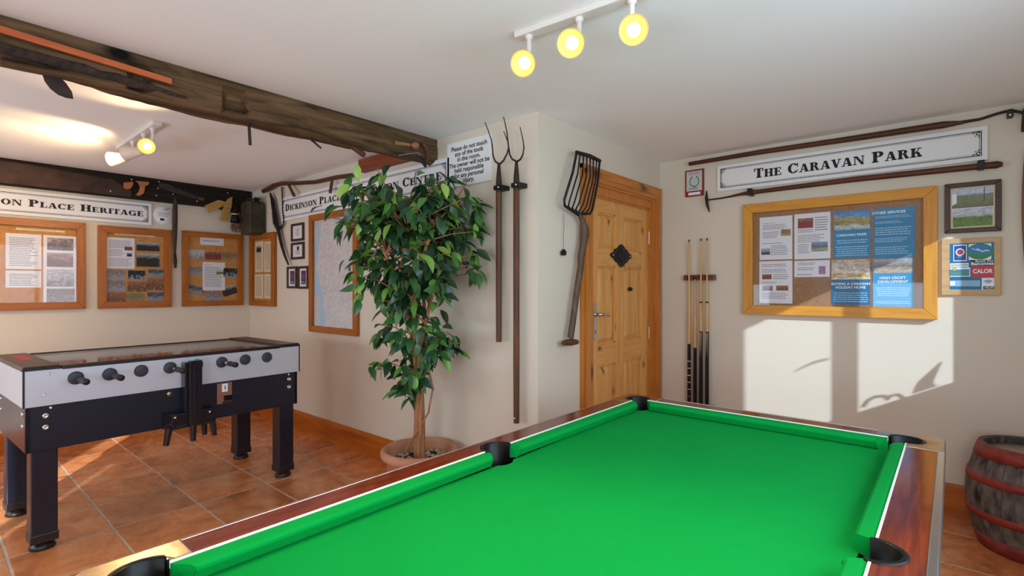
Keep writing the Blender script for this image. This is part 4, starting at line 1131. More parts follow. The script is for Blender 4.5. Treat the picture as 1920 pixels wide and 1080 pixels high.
asheet('typed_page', 'short typed page under the tall one left of the sepia photos', 'typed page', (0.484, 0.6963, 1.3431, 1.4815), M['paper'], blocks=[(.1,.9,.1,.85,8,.3)], seed=12)
asheet('photo_mount', 'white mounting card behind the four sepia photos', 'card', (0.7104, 0.9336, 1.1991, 1.785), M['paper'])
for k, (r_, ph, lb) in enumerate((((0.734, 0.9027, 1.6604, 1.7656), 'sepia1', 'grey farm photo at the top of the white mount'), ((0.7319, 0.9016, 1.5199, 1.6383), 'sepia2', 'pinkish hedge photo second down the white mount'),
        ((0.7303, 0.9083, 1.3526, 1.497), 'sepia3', 'pale lane photo third down the white mount'), ((0.7303, 0.9111, 1.2048, 1.3346), 'sepia4', 'pale hill photo at the foot of the white mount'))):
    o = MB(); uc, vc = (r_[0]+r_[1])/2, (r_[2]+r_[3])/2; o.box(r_[0]-uc, r_[1]-uc, -.001, 0, r_[2]-vc, r_[3]-vc)
    ob = o.build('photograph', PH[ph]); ob.location = wpos('A', uc, vc, .0102); ob.rotation_euler = wrot('A'); tag(ob, lb, 'photograph', 'old photos in the first noticeboard')
asheet('title_strip', 'cream title strip above the jumble of photos', 'paper strip', (1.1929, 1.5015, 1.8238, 1.8412), M['cream'], blocks=[(.08,.92,.3,.75,1)])
asheet('typed_page', 'typed page with two little pictures above the jumble of photos', 'typed page', (1.1295, 1.3427, 1.518, 1.8), M['paper'], blocks=[(.1,.9,.66,.92,6), (.1,.62,.40,.62,5), (.1,.9,.06,.34,8)], photos=[(.64,.92,.60,.72,'red'), (.72,.90,.40,.52,'dark')], seed=13)
def photo(r_, ph, lb, grp, out=.0082, tilt=0):
    o = MB(); uc, vc = (r_[0]+r_[1])/2, (r_[2]+r_[3])/2; o.box(r_[0]-uc, r_[1]-uc, -.001, 0, r_[2]-vc, r_[3]-vc)
    ob = o.build('photograph', PH[ph]); ob.location = wpos('A', uc, vc, out); ob.rotation_euler = (0, R(tilt), wrot('A')[2]); return tag(ob, lb, 'photograph', grp)
G2 = 'photos in the crowded noticeboard'
photo((1.3565, 1.5406, 1.6901, 1.7698), 'dark', 'dark photo with a pale top edge beside the typed page', G2)
photo((1.3565, 1.5391, 1.5406, 1.6678), 'dark', 'dark red photo below the pale-edged one beside the typed page', G2, .0092)
photo((1.1359, 1.2702, 1.4137, 1.5042), 'mixed1', 'busy grey photo under the typed page', G2)
photo((1.1359, 1.2702, 1.3073, 1.4081), 'mixed1', 'busy blue-grey photo second down under the typed page', G2, .0092)
photo((1.1392, 1.2736, 1.1967, 1.3039), 'mixed2', 'pale photo in the lower left corner of the crowded noticeboard', G2)
photo((1.2924, 1.4246, 1.4155, 1.5026), 'night', 'dark stage photo with white figures in the middle', G2)
photo((1.287, 1.4387, 1.3064, 1.4016), 'mixed2', 'brown shop photo under the dark stage photo', G2, .0092)
photo((1.4493, 1.5979, 1.4434, 1.521), 'slope', 'grey photo at the right above the brown shelf photos', G2)
photo((1.4387, 1.5942, 1.3185, 1.4367), 'mixed2', 'orange-brown shelf photo at the right of the crowded noticeboard', G2, .0092)
photo((1.4422, 1.5964, 1.2065, 1.3064), 'slope', 'grey photo in the lower right corner of the crowded noticeboard', G2)
photo((1.2803, 1.4176, 1.2018, 1.2949), 'gold', 'golden photo at the bottom middle of the crowded noticeboard', G2)
G3 = 'photos round the page in the third noticeboard'
asheet('title_card', 'white title card at the top of the ring of photos', 'card', (1.8917, 2.1126, 1.779, 1.8562), M['paper'], heads=[], blocks=[(.12,.78,.45,.66,1,.0)], ink='ink')
asheet('typed_page', 'typed page at the middle of the ring of photos', 'typed page', (1.9124, 2.1232, 1.3157, 1.6046), M['paper'], blocks=[(.1,.5,.88,.92,1), (.1,.9,.12,.84,12,.25)], seed=15, out=.0100)
photo((1.7693, 1.9301, 1.6326, 1.7243), 'sepia3', 'pale photo at the upper left of the ring', G3)
photo((1.9379, 2.0883, 1.6288, 1.7142), 'red', 'reddish photo at the top middle of the ring', G3)
photo((2.0988, 2.2539, 1.6285, 1.7142), 'gold', 'interior photo with a lamp at the upper right of the ring', G3)
photo((1.7693, 1.917, 1.4683, 1.5523), 'mixed1', 'busy grey photo left of the middle page', G3)
photo((2.1086, 2.2539, 1.454, 1.5481), 'night', 'blue and dark photo right of the middle page', G3, .0112)
photo((2.0401, 2.1086, 1.4824, 1.5261), 'green', 'tiny green photo overlapping the middle page', G3, .0122)
photo((1.7752, 1.9301, 1.2779, 1.3629), 'slope', 'tilted grey photo at the lower left of the ring', G3, tilt=14)
photo((2.0964, 2.2412, 1.2662, 1.3639), 'dark', 'tilted dark photo at the lower right of the ring', G3, tilt=-16)
photo((1.9363, 2.0923, 1.1977, 1.3078), 'mixed1', 'sepia crowd photo at the bottom of the ring', G3)
# back wall: narrow board in the corner, map, little frames
b1r = ((-5.7255, 1.5696)[0], (-5.1551, 1.5542)[0], (-5.1539, 1.1526)[1], (-5.1609, 1.9028)[1])
board('noticeboard', 'narrow orange framed noticeboard in the corner by the jerry can', 'B', b1r, .055, .040, M['frame'], M['frame_z'], M['cork_o'])
G4 = 'yellowed pages in the corner noticeboard'
for r_, lb, ph in (((-5.638, -5.4469, 1.5081, 1.8296), 'yellowed page with a dark picture at the upper left of the corner noticeboard', 1), ((-5.4273, -5.2269, 1.5036, 1.8173), 'yellowed page at the upper right of the corner noticeboard', 0),
               ((-5.6483, -5.4469, 1.2328, 1.4836), 'yellowed page at the lower left of the corner noticeboard', 0), ((-5.4234, -5.2269, 1.2331, 1.4815), 'yellowed page at the lower right of the corner noticeboard', 0)):
    paper('typed_page', lb, 'typed page', 'B', r_, .0075, M['cream'], blocks=[(.12,.88,.08,.62,12,.2)] if ph else [(.12,.88,.08,.92,18,.2)], photos=[(.15,.75,.64,.86,'dark')] if ph else [], group=G4, seed=20)
mr = ((-4.4608, 1.5355)[0], (-3.6861, 1.5145)[0], (-4.4588, 0.9443)[1], (-4.4608, 2.0017)[1])
board('map_frame', 'tall orange framed wall map with blue sea down one side', 'B', mr, .055, .035, M['frame'], M['frame_z'], nmat('map_sea', (176, 202, 224), .6, var=.05), cat='framed map')
mo = bpy.data.objects['map_frame']; uc = (mr[0]+mr[1])/2
def map_mat():
    m, nt, b = base_mat('printed_map'); setp(b, .5, 0, .3)
    v = coords(nt, (1, 1, 1)); f = noise(nt, v, 9, 8, .6); f2 = noise(nt, v, 34, 6, 2.5)
    c = ramp(nt, f, [(.3, lin((222, 218, 212))), (.5, lin((230, 220, 214))), (.7, lin((210, 206, 210)))])
    c2 = ramp(nt, f2, [(.455, (0, 0, 0)), (.49, (1, 1, 1)), (.51, (1, 1, 1)), (.545, (0, 0, 0))])
    nt.links.new(mixc(nt, c2, c, lin((172, 168, 176))), b.inputs['Base Color']); return m
q = MB((uc, 0, mr[2])); w_ = mr[1]-mr[0]-.11; h_ = mr[3]-mr[2]-.11; xl = mr[0]+.055; zb = mr[2]+.055
pts = [(.25,0),(1,0),(1,1),(.13,1),(.16,.93),(.18,.85),(.14,.8),(.10,.7),(.08,.62),(.05,.55),(.07,.5),(.12,.46),(.14,.4),(.20,.36),(.24,.28),(.23,.2),(.28,.14),(.30,.06)]
q.add([(xl+a*w_, -.0068, zb+b*h_) for a, b in pts], [tuple(range(len(pts)))]); q.build('printed_land', map_mat(), mo)
q = MB((uc, 0, mr[2])); card(q, xl, xl+.15*w_, zb, zb+.28*h_, -.0070); q.build('map_key', nmat('map_key', (206, 206, 206), .5), mo)
q = MB((uc, 0, mr[2])); card(q, xl, xl+.17*w_, zb+.86*h_, zb+h_, -.0070); q.build('map_key', nmat('map_title', (200, 202, 206), .5), mo)
M['dkframe'] = wood('dark_walnut_frame', (86, 54, 38), (48, 28, 20), 'x', .4, 2.0)
def little(rect, lab, inner):
    t = board('picture_frame', lab, 'B', rect, .022, .018, M['dkframe'], M['dkframe'], M['white'], cat='framed certificate', group='little frames beside the map', backd=.005)
    u0, u1, v0, v1 = rect; O_ = ((u0+u1)/2, 0, v0); q = MB(O_); w_, h_ = u1-u0, v1-v0
    if inner == 'text': words(q, u0+.3*w_, u1-.3*w_, v0+.3*h_, v1-.28*h_, 5, -.0058); q.build('lettering', M['greyink'], t)
    elif inner == 'head':
        words(q, u0+.28*w_, u1-.28*w_, v0+.28*h_, v0+.55*h_, 3, -.0058); q.build('lettering', M['greyink'], t)
        q = MB(O_); q.disc(((u0+u1)/2, -.0058, v0+.66*h_), .022, 16, (0, -1, 0)); q.build('crest_print', M['ink'], t)
    else:
        card(q, u0+.27*w_, u1-.27*w_, v0+.2*h_, v1-.2*h_, -.0058); q.build('printed_panel', nmat('navy_card', (46, 56, 110), .5, var=.1), t)
        q = MB(O_); 
        for pl_ in el((u0+u1)/2, v0+.55*h_, .024, .030, 0, 360, .010, .010, 14): q.add([(a, -.0064, b) for a, b in pl_], [(0,1,2,3)])
        q.disc(((u0+u1)/2, -.0064, v0+.55*h_), .009, 12, (0, -1, 0)); q.build('rosette_print', nmat('red_print', (190, 60, 60), .5), t)
        q = MB(O_); words(q, u0+.32*w_, u1-.32*w_, v0+.24*h_, v0+.34*h_, 2, -.0064); q.build('lettering', M['whiteink'], t)
little(((-4.8356, 1.8959)[0], (-4.5965, 1.8784)[0], (-4.8301, 1.7849)[1], (-4.8301, 1.9527)[1]), 'dark framed certificate of plain text, topmost beside the map', 'text')
little(((-4.8356, 1.696)[0], (-4.5913, 1.6845)[0], (-4.8301, 1.6118)[1], (-4.8301, 1.7716)[1]), 'dark framed certificate with a black crest, second from the top', 'head')
little(((-4.9198, 1.4439)[0], (-4.7316, 1.4414)[0], (-4.9141, 1.3361)[1], (-4.9141, 1.5462)[1]), 'dark framed navy rosette card, left of the low pair', 'rose')
little(((-4.7021, 1.441)[0], (-4.5141, 1.4384)[0], (-4.6967, 1.3323)[1], (-4.6967, 1.5443)[1]), 'dark framed navy rosette card, right of the low pair nearest the map', 'rose')
# far wall right: framed pair of views and the stickers board
fr = ((-0.0414, 1.8271)[0], (0.2053, 1.8017)[0], (0.202, 1.6634)[1], (0.202, 1.9565)[1])
t = board('picture_frame', 'dark and gold frame holding two landscape photos', 'D', fr, .026, .026, M['dkframe'], M['dkframe'], nmat('gold_mount', (196, 164, 104), .4, .3, var=.1), cat='framed picture')
u0, u1, v0, v1 = fr; O_ = ((u0+u1)/2, 0, v0); w_, h_ = u1-u0, v1-v0
q = MB(O_); card(q, u0+.13*w_, u1-.13*w_, v0+.12*h_, v1-.11*h_, -.0066); q.build('white_mount', M['paper'], t)
q = MB(O_); card(q, u0+.135*w_, u1-.135*w_, v0+.50*h_, v1-.11*h_, -.0072); q.build('field_view', PH['field'], t)
q = MB(O_); card(q, u0+.15*w_, u1-.15*w_, v0+.125*h_, v0+.485*h_, -.0072); q.build('path_view', PH['green'], t)
q = MB(O_); q.prism_xz([(u0+.135*w_, v0+.56*h_), (u0+.22*w_, v0+.60*h_), (u0+.22*w_, v0+.78*h_), (u0+.135*w_, v0+.80*h_)], -.0078, -.0073); q.build('house_print', M['whiteink'], t)
q = MB(O_); card(q, u0+.70*w_, u0+.715*w_, v0+.6*h_, v1-.12*h_, -.0078); q.build('pole_print', M['ink'], t)
sb = ((-0.0567, 1.4682)[0], (0.2037, 1.4611)[0], (0.202, 1.2983)[1], (0.202, 1.6301)[1])
t = wthing('sticker_board', 'square plywood board with a blue panel of stickers', 'sticker board', 'D', (sb[0]+sb[1])/2, sb[2]); O_ = ((sb[0]+sb[1])/2, 0, sb[2])
p = MB(O_); p.box(sb[0], sb[1], -.022, 0, sb[2], sb[3]); p.build('plywood', wood('pale_plywood', (214, 178, 132), (188, 148, 100), 'x', .6, 1.0), t, bevel=.003)
w_, h_ = sb[1]-sb[0], sb[3]-sb[2]
SX = lambda f: sb[0] + w_*f; SZ = lambda f: sb[2] + h_*f
def stick(name, f0, f1, g0, g1, mt, y=-.0236): q = MB(O_); card(q, SX(f0), SX(f1), SZ(g0), SZ(g1), y); return q.build(name, mt, t)
stick('blue_panel', .15, .885, .10, .915, M['blue_d'], -.0228)
stick('sticker', .21, .44, .60, .89, M['whiteink']); stick('sticker_inner', .225, .425, .615, .875, nmat('navy_sticker', (40, 84, 150), .5), -.0242)
q = MB(O_)
for pl_ in el(SX(.325), SZ(.76), .020, .022, 0, 360, .006, .006, 16): q.add([(a, -.0248, b) for a, b in pl_], [(0,1,2,3)])
q.build('rose_ring', M['whiteink'], t)
q = MB(O_); q.disc((SX(.325), -.0248, SZ(.76)), .012, 16, (0, -1, 0)); q.build('rose_print', nmat('rose_red', (200, 50, 60), .5), t)
q = MB(O_); put_font_c(q, 'XXXX'.replace('X', '*'), SX(.325), SZ(.655), .010, -.0248); q.build('star_row', M['whiteink'], t)
stick('sticker', .47, .84, .615, .895, M['whiteink'])
def sdisc(name, fx, fz, r_, mt, y, half=None):
    q = MB(O_); c = (SX(fx), SZ(fz))
    pts = [(c[0]+r_*1.25*math.cos(2*math.pi*k/28), c[1]+r_*math.sin(2*math.pi*k/28)) for k in range(28)]
    if half is not None: pts = [(a, min(b, c[1]+half*r_)) for a, b in pts]
    q.add([(a, y, b) for a, b in pts], [tuple(range(28))]); q.build(name, mt, t)
sdisc('seal_print', .655, .76, .046, nmat('green_seal', (70, 130, 90), .5), -.0242)
sdisc('seal_sky', .655, .765, .038, nmat('sky_print', (40, 130, 190), .5), -.0246)
sdisc('seal_land', .655, .765, .038, nmat('land_print', (60, 140, 70), .5), -.0250, half=-.35)
q = MB(O_)
for gx, gz, s_ in ((.58, .79, .010), (.70, .755, .016)):
    q.tube([(SX(gx)-s_*1.6, -.0254, SZ(gz)+s_*.7), (SX(gx)-s_*.7, -.0254, SZ(gz)+s_*.5), (SX(gx), -.0254, SZ(gz)), (SX(gx)+s_*.8, -.0254, SZ(gz)+s_*.45), (SX(gx)+s_*1.7, -.0254, SZ(gz)+s_*.3)], s_*.22, 6, flat=.1)
q.build('gull_print', M['whiteink'], t)  # two printed gulls, no letters
stick('sticker', .50, .885, .515, .61, M['ink'])
q = MB(O_); put_font(q, 'Accol Pur', SX(.57), SX(.88), SZ(.575), .013, -.0244, .02); put_font(q, 'Balconies', SX(.51), SX(.88), SZ(.525), .018, -.0244, .03); q.build('lettering', M['whiteink'], t)
stick('sticker', .15, .47, .50, .565, M['whiteink']); q = MB(O_); words(q, SX(.16), SX(.46), SZ(.515), SZ(.55), 1, -.0244, ragged=0); q.build('lettering', nmat('blue_print', (50, 90, 150), .5), t)
stick('sticker', .15, .495, .325, .49, M['whiteink']); stick('sticker_inner', .15, .480, .34, .455, nmat('sky_sticker', (60, 140, 190), .5), -.0242); stick('sticker_wave', .15, .480, .365, .40, nmat('green_wave', (110, 150, 70), .5), -.0246)
q = MB(O_); q.disc((SX(.23), -.0248, SZ(.465)), .010, 14, (0, -1, 0)); q.build('sun_print', nmat('sun_yellow', (230, 190, 60), .5), t)
stick('sticker', .515, .885, .315, .505, nmat('red_label', (200, 54, 62), .5, var=.05))
q = MB(O_); put_font(q, 'CALOR', SX(.54), SX(.865), SZ(.385), .024, -.0244, .03); q.build('lettering', M['whiteink'], t)
stick('sticker', .15, .66, .155, .26, nmat('pale_blue_strip', (150, 186, 214), .5)); stick('sticker', .15, .24, .17, .25, M['whiteink'], -.0240)
stick('sticker', .685, .885, .10, .30, M['whiteink']); stick('sticker_inner', .71, .885, .105, .155, M['ink'], -.0242)
q = MB(O_); put_font(q, 'WI-FI', SX(.73), SX(.87), SZ(.115), .011, -.0246, .02); q.build('lettering', M['whiteink'], t)
q = MB(O_)
for r_ in (.008, .015, .022):
    for pl_ in el(SX(.79), SZ(.20), r_, r_, 35, 145, .003, .003, 8): q.add([(a, -.0246, b) for a, b in pl_], [(0,1,2,3)])
q.build('wave_print', M['ink'], t)  # printed signal arcs, no letters

# ================================================================== CEILING TRACK LIGHTS
M['bulb'] = emit_mat('hot_bulb', (255, 232, 180), 6)
M['shade_in'] = nmat('shade_inside', (244, 202, 112), .4, var=.02, spec=.3)
M['shade_out'] = nmat('shade_outside', (232, 214, 196), .4, var=.02)
WARM = (1.0, .68, .36)
def track(name, label, a, b, heads, e):
    t = thing(name, label, 'track light', ((a[0]+b[0])/2, (a[1]+b[1])/2, ZC)); O_ = tuple(t.location)
    d = Vector((b[0]-a[0], b[1]-a[1], 0)).normalized(); n_ = Vector((-d.y, d.x, 0))
    A_, B_ = Vector((a[0], a[1], 0)), Vector((b[0], b[1], 0)); h = .026
    v = []
    for P_ in (A_, B_):
        for s_, z in ((-1, ZC-.024), (1, ZC-.024), (1, ZC), (-1, ZC)): q = P_ + n_*(h*s_); v.append((q.x, q.y, z))
    p = MB(O_); p.add(v, [(0,1,2,3),(7,6,5,4),(0,4,5,1),(1,5,6,2),(2,6,7,3),(3,7,4,0)]); p.build('rail', M['white_metal'], t, bevel=.004)
    for pos, aim in heads:
        P_ = Vector(pos); D_ = (Vector(aim) - P_).normalized()
        hd = MB(O_); top = Vector((P_.x, P_.y, ZC-.024)) + n_*0
        # stem, knuckle, shade with a flared mouth
        back = P_ - D_*.055
        foot = A_ + d*((Vector((P_.x, P_.y, 0)) - D_.xy.to_3d()*.05 - A_).dot(d)); foot.z = ZC - .024
        p = MB(O_); p.tube([foot, (foot.x, foot.y, back.z+.030), back + Vector((0, 0, .012))], [.010, .009, .011], 10); p.lathe([(.016, 0), (.016, .012), (.010, .016)], 14, foot, (0, 0, -1)); stem_ = p.build('stem', M['white_metal'], t)
        p = MB(O_)
        p.lathe([(0, -.080), (.020, -.078), (.026, -.062), (.028, -.040), (.036, -.018), (.044, .020), (.047, .040), (.049, .042), (.049, .044)], 28, P_, D_, 0)
        p.lathe([(.049, .044), (.045, .043), (.042, .018), (.034, -.016), (.026, -.036), (0, -.038)], 28, P_, D_, 1)
        sh = p.build('lamp_shade', [M['shade_out'], M['shade_in']], t)
        p = MB(O_); p.lathe([(0, -.030), (.010, -.028), (.012, -.012), (.020, .004), (.024, .016), (.020, .026), (.010, .032), (0, .033)], 18, P_, D_); p.build('bulb', M['bulb'], sh)
        ld = bpy.data.lights.new('spot_lamp', 'SPOT'); ld.energy = e; ld.color = WARM; ld.spot_size = R(125); ld.spot_blend = .8; ld.shadow_soft_size = .024
        lo = bpy.data.objects.new('spot_lamp', ld); COL.objects.link(lo); lo.location = P_ + D_*.046; lo.rotation_euler = D_.to_track_quat('-Z', 'Y').to_euler()
track('track_light', 'white ceiling track with three lit spotlights above the pool table', (-1.345, 1.600), (-.500, 1.665),
      [((-1.268, 1.556, 2.220), (-.55, 0, 1.30)), ((-1.040, 1.545, 2.222), (-.35, 0, 1.35)), ((-.832, 1.606, 2.222), (0, .1, 1.45))], 34)
track('track_light', 'white ceiling track with three spotlights above the football table', (-3.74, .985), (-4.62, .985),
      [((-3.79, .948, 2.222), (-2.0, .10, 1.55)), ((-4.06, .925, 2.222), (-4.9, .15, 2.10)), ((-4.32, .905, 2.222), (-5.2, .10, 2.10))], 24)

# ================================================================== TOOLS ON THE BIG BEAM
def on_x(name, label, cat, X, y, z, group=None): return thing(name, label, cat, (X, y, z), (0, 0, R(90)), group)
def P3(yz, X): return (X, yz[0], yz[1])
l0 = (0.2127, 2.3104); l1 = (0.7703, 2.2832)
y_s = -.4; sl = (l1[1]-l0[1])/(l1[0]-l0[0])
o = MB((0,0,0)); za = l0[1] + (y_s-l0[0])*sl
o.add([(-2.722, y_s, za-.014), (-2.722, l1[0], l1[1]-.013), (-2.722, l1[0], l1[1]+.013), (-2.722, y_s, za+.014), (-2.706, y_s, za-.014), (-2.706, l1[0], l1[1]-.013), (-2.706, l1[0], l1[1]+.013), (-2.706, y_s, za+.014)],
      [(0,1,2,3),(7,6,5,4),(0,4,5,1),(1,5,6,2),(2,6,7,3),(3,7,4,0)])
ob = o.build('timber_lath', wood('orange_lath', (206, 110, 58), (170, 78, 36), 'y', .5, 1.0), bevel=.002); tag(ob, 'orange wooden lath nailed along the big beam', 'lath')
d0 = (0.2123, 2.2486); d1 = (0.8358, 2.232); sl = (d1[1]-d0[1])/(d1[0]-d0[0])
pts = []; rr = []
random.seed(8)
for i in range(24):
    y = -.4 + (d1[0]+.4)*i/23; pts.append((-2.722, y, d0[1] + (y-d0[0])*sl + random.uniform(-.004, .004))); rr.append((.019 if i < 20 else .019-(i-19)*.004) + random.uniform(-.003, .002))
o = MB(); o.tube(pts, rr, 8, flat=.6); ob = o.build('iron_bar', nmat('dark_pitted_iron', (74, 54, 44), .85, 0, c2=(30, 24, 24), scale=40, bmp=.5)); tag(ob, 'long dark pitted bar fixed under the orange lath on the beam', 'iron bar')
def plate_on_x(name, label, cat, X, pts, th, mt, group=None):
    ar = sum(pts[i][0]*pts[(i+1) % len(pts)][1] - pts[(i+1) % len(pts)][0]*pts[i][1] for i in range(len(pts)))
    if ar < 0: pts = pts[::-1]
    o = MB(); o.prism_yz(pts, X-th, X); return tag(o.build(name, mt), label, cat, group)
k_ = [(462,700),(500,800),(560,880),(650,950),(740,985),(820,997),(805,920),(745,830),(690,770),(640,690)]
blade = [(0.337, 2.2135), (0.3472, 2.1771), (0.3634, 2.153), (0.3881, 2.1346), (0.4133, 2.1288), (0.4361, 2.1307), (0.4318, 2.1582), (0.4147, 2.1865), (0.3993, 2.2039), (0.3881, 2.2298)]
plate_on_x('sickle', 'brown leaf-shaped blade hanging below the left end of the beam', 'blade', -2.79, blade, .006, M['iron'])
def rod_on_x(name, label, cat, X, a, b, r0, r1, mt, group=None):
    o = MB(); A_, B_ = Vector(P3(a, X)), Vector(P3(b, X)); o.tube([A_, A_.lerp(B_, .5), B_], [r0, (r0+r1)/2, r1], 8); return tag(o.build(name, mt), label, cat, group)
rod_on_x('iron_peg', 'straight iron peg hanging down below the middle of the beam', 'iron peg', -2.80, (1.1436, 2.2276), (1.1517, 2.0898), .0075, .0085, M['iron'])
rod_on_x('wooden_stick', 'thin dark stick poking out below the beam', 'stick', -2.80, (1.4402, 2.2232), (1.5504, 2.1552), .009, .005, M['iron'])
rod_on_x('iron_hook', 'tiny iron hook end beside the thin dark stick', 'hook', -2.80, (1.4152, 2.2234), (1.3935, 2.1826), .006, .003, M['iron'])
rod_on_x('tool_handle', 'thick brown rounded handle end below the beam near the tree', 'tool handle', -2.79, (1.6753, 2.2304), (1.8337, 2.1685), .010, .018, M['handle'])
# wooden hand brace at the beam's end
a = (1.998, 2.2618); 
t = thing('hand_brace', 'old wooden hand brace fixed to the end of the beam', 'hand tool', (-2.71, a[0], a[1]), (0, 0, R(90))); 
def q2(p): return (p[0]-a[0], p[1]-a[1])
h1 = q2((1.998, 2.2618)); h2 = q2((2.1077, 2.2714))
p = MB(); p.tube([(h1[0], -.02, h1[1]), (h2[0], -.02, h2[1])], [.013, .011], 10); p.build('grip', wood('pale_grip', (176, 136, 92), (130, 92, 58), 'x', .5), t)
h1 = q2((2.1164, 2.2732)); h2 = q2((2.1916, 2.2749))
p = MB(); p.lathe([(0, 0), (.010, 0), (.022, .02), (.026, .035), (.020, .052), (0, .055)], 16, (h1[0], -.026, h1[1]), (h2[0]-h1[0], 0, h2[1]-h1[1])); p.build('knob', wood('reddish_knob', (176, 116, 84), (130, 72, 50), 'x', .4), t)
w0 = [q2((2.2142, 2.3081)), q2((2.2508, 2.2728)), q2((2.26, 2.2316)), q2((2.2416, 2.185))]
p = MB(); p.tube([(b_[0], -.022, b_[1]) for b_ in w0], [.012, .014, .014, .010], 8); p.build('brace_bow', M['handle'], t)
w0 = [q2((2.0228, 2.1887)), q2((2.1164, 2.2175)), q2((2.1781, 2.2368)), q2((2.2051, 2.2067))]
p = MB(); p.tube([(b_[0], -.022, b_[1]) for b_ in w0], .0035, 6); p.build('wire', M['steel'], t)
w0 = [q2((2.1826, 2.2165)), q2((2.2051, 2.1854)), q2((2.237, 2.152))]
p = MB(); p.tube([(b_[0], -.028, b_[1]) for b_ in w0], [.007, .017, .011], 8, flat=.5); p.build('iron_bit', M['black_iron'], t)

# ================================================================== TOOLS ON THE HERITAGE WALL
t = wthing('pit_saw', 'long dark pit saw with an orange wood handle on the black beam', 'saw', 'A', .30, 2.18); O_ = (.30, 0, 2.18)
s0 = (1.2586, 2.1856)
top = []; n_ = 70; ua, ub = -.2, 1.16
for i in range(n_):
    u = ua + (ub-ua)*i/n_; zt = 2.352 - .035*max(0, (u-.6)/.56); top += [(u, zt-.012), (u + (ub-ua)/n_*.5, zt)]
poly = [(ua, 2.172), (1.30, 2.172), (1.30, 2.23)] + [(u, z) for u, z in reversed(top)]
p = MB(O_); p.prism_xz(poly, -.082, -.079); p.build('saw_blade', nmat('brown_rusted_blade', (78, 54, 44), .6, .35, c2=(46, 32, 28), scale=7, bmp=.15), t)
hl = [(1.243, 2.2866), (1.2523, 2.2306), (1.2837, 2.2197), (1.309, 2.2851), (1.3345, 2.3238), (1.4354, 2.3277), (1.4288, 2.3031), (1.3992, 2.283), (1.3927, 2.2194), (1.3667, 2.1847), (1.3217, 2.1709), (1.2995, 2.1873), (1.3409, 2.22), (1.3602, 2.2694), (1.3473, 2.3025), (1.3185, 2.2788), (1.2995, 2.2065), (1.2586, 2.2009), (1.2336, 2.2432)]
h1 = [(1.2411, 2.2939), (1.2386, 2.2516), (1.2586, 2.2338), (1.29, 2.2437), (1.3122, 2.2855), (1.309, 2.3121)]
h2 = [(1.3281, 2.3228), (1.4354, 2.3293), (1.4308, 2.3034), (1.4025, 2.2819), (1.3927, 2.2155), (1.3602, 2.1877), (1.3281, 2.195), (1.3506, 2.2214), (1.3635, 2.2699), (1.3506, 2.303)]
for hh in (h1, h2):
    ar = sum(hh[i][0]*hh[(i+1) % len(hh)][1] - hh[(i+1) % len(hh)][0]*hh[i][1] for i in range(len(hh)))
    p = MB(O_); p.prism_xz(hh if ar > 0 else hh[::-1], -.104, -.083); p.build('saw_handle', wood('orange_saw_handle', (196, 128, 72), (150, 84, 40), 'x', .45), t, bevel=.003)
t = wthing('hand_saw', 'dark hand saw slanting across the black beam beside the pit saw', 'saw', 'A', (1.6862, 2.2785)[0], (1.6862, 2.2785)[1]); O_ = (*((1.6862, 2.2785)),); O_ = (O_[0], 0, O_[1])
pp = [(1.5173, 2.3403), (1.5942, 2.3333), (1.6996, 2.2957), (1.8995, 2.2376), (1.8853, 2.2122), (1.6862, 2.248), (1.5942, 2.2731), (1.5173, 2.2957)]
p = MB(O_); ar = sum(pp[i][0]*pp[(i+1) % 8][1] - pp[(i+1) % 8][0]*pp[i][1] for i in range(8)); p.prism_xz(pp if ar > 0 else pp[::-1], -.081, -.0775); p.build('saw_blade', nmat('dull_grey_blade', (74, 64, 58), .5, .4, c2=(44, 38, 36), scale=12), t)
pp = [(1.8432, 2.2498), (1.903, 2.242), (1.9066, 2.2188), (1.8502, 2.2116)]
p = MB(O_); p.prism_xz(pp[::-1], -.092, -.082); p.build('saw_handle', M['handle_x'], t, bevel=.003)
for k, c in enumerate(((1.3042, 2.3327), (1.5173, 2.3463), (1.5098, 2.2834), (1.4984, 2.2127), (1.6347, 2.2447), (1.8432, 2.2044), (2.1268, 2.3259), (1.1483, 2.2041))):
    o = MB(); o.lathe([(0, .004), (.005, .003), (.007, 0)], 10, (0, 0, 0), (0, -1, 0)); ob = o.build('fixing_screw', M['screw']); ob.location = wpos('A', c[0], c[1], .0765 if k not in (0, 7) else .083); ob.rotation_euler = wrot('A')
    tag(ob, ['tiny screw just above the orange saw handle', 'tiny screw at the top left of the hand saw blade', 'tiny screw midway down the heel of the hand saw', 'tiny screw under the left end of the hand saw',
             'tiny screw beside the top of the hanging strap', 'tiny screw under the hand saw handle', 'tiny screw above the hanging wooden blocks', 'tiny screw low on the blade of the pit saw'][k], 'screw', 'screws in the black beam')
st = [(1.6498, 2.2544), (1.6531, 2.1674), (1.6518, 2.0305), (1.6498, 1.8783), (1.6487, 1.7046), (1.6533, 1.6006), (1.6555, 1.5329)]
t = wthing('leather_strap', 'long dark brown strap hanging between the second and third noticeboards', 'strap', 'A', st[0][0], st[-1][1]); O_ = (st[0][0], 0, st[-1][1])
p = MB(O_); p.tube([(a_[0], -.070, a_[1]) for a_ in st[:5]], [.012, .020, .024, .022, .014], 8, flat=.35); p.build('strap_body', nmat('dark_leather', (74, 54, 42), .6, c2=(48, 34, 26), scale=20), t)
p = MB(O_); p.tube([(a_[0], -.070, a_[1]) for a_ in st[4:]], [.010, .017, .010], 8, flat=.5); p.build('strap_end', M['iron'], t)
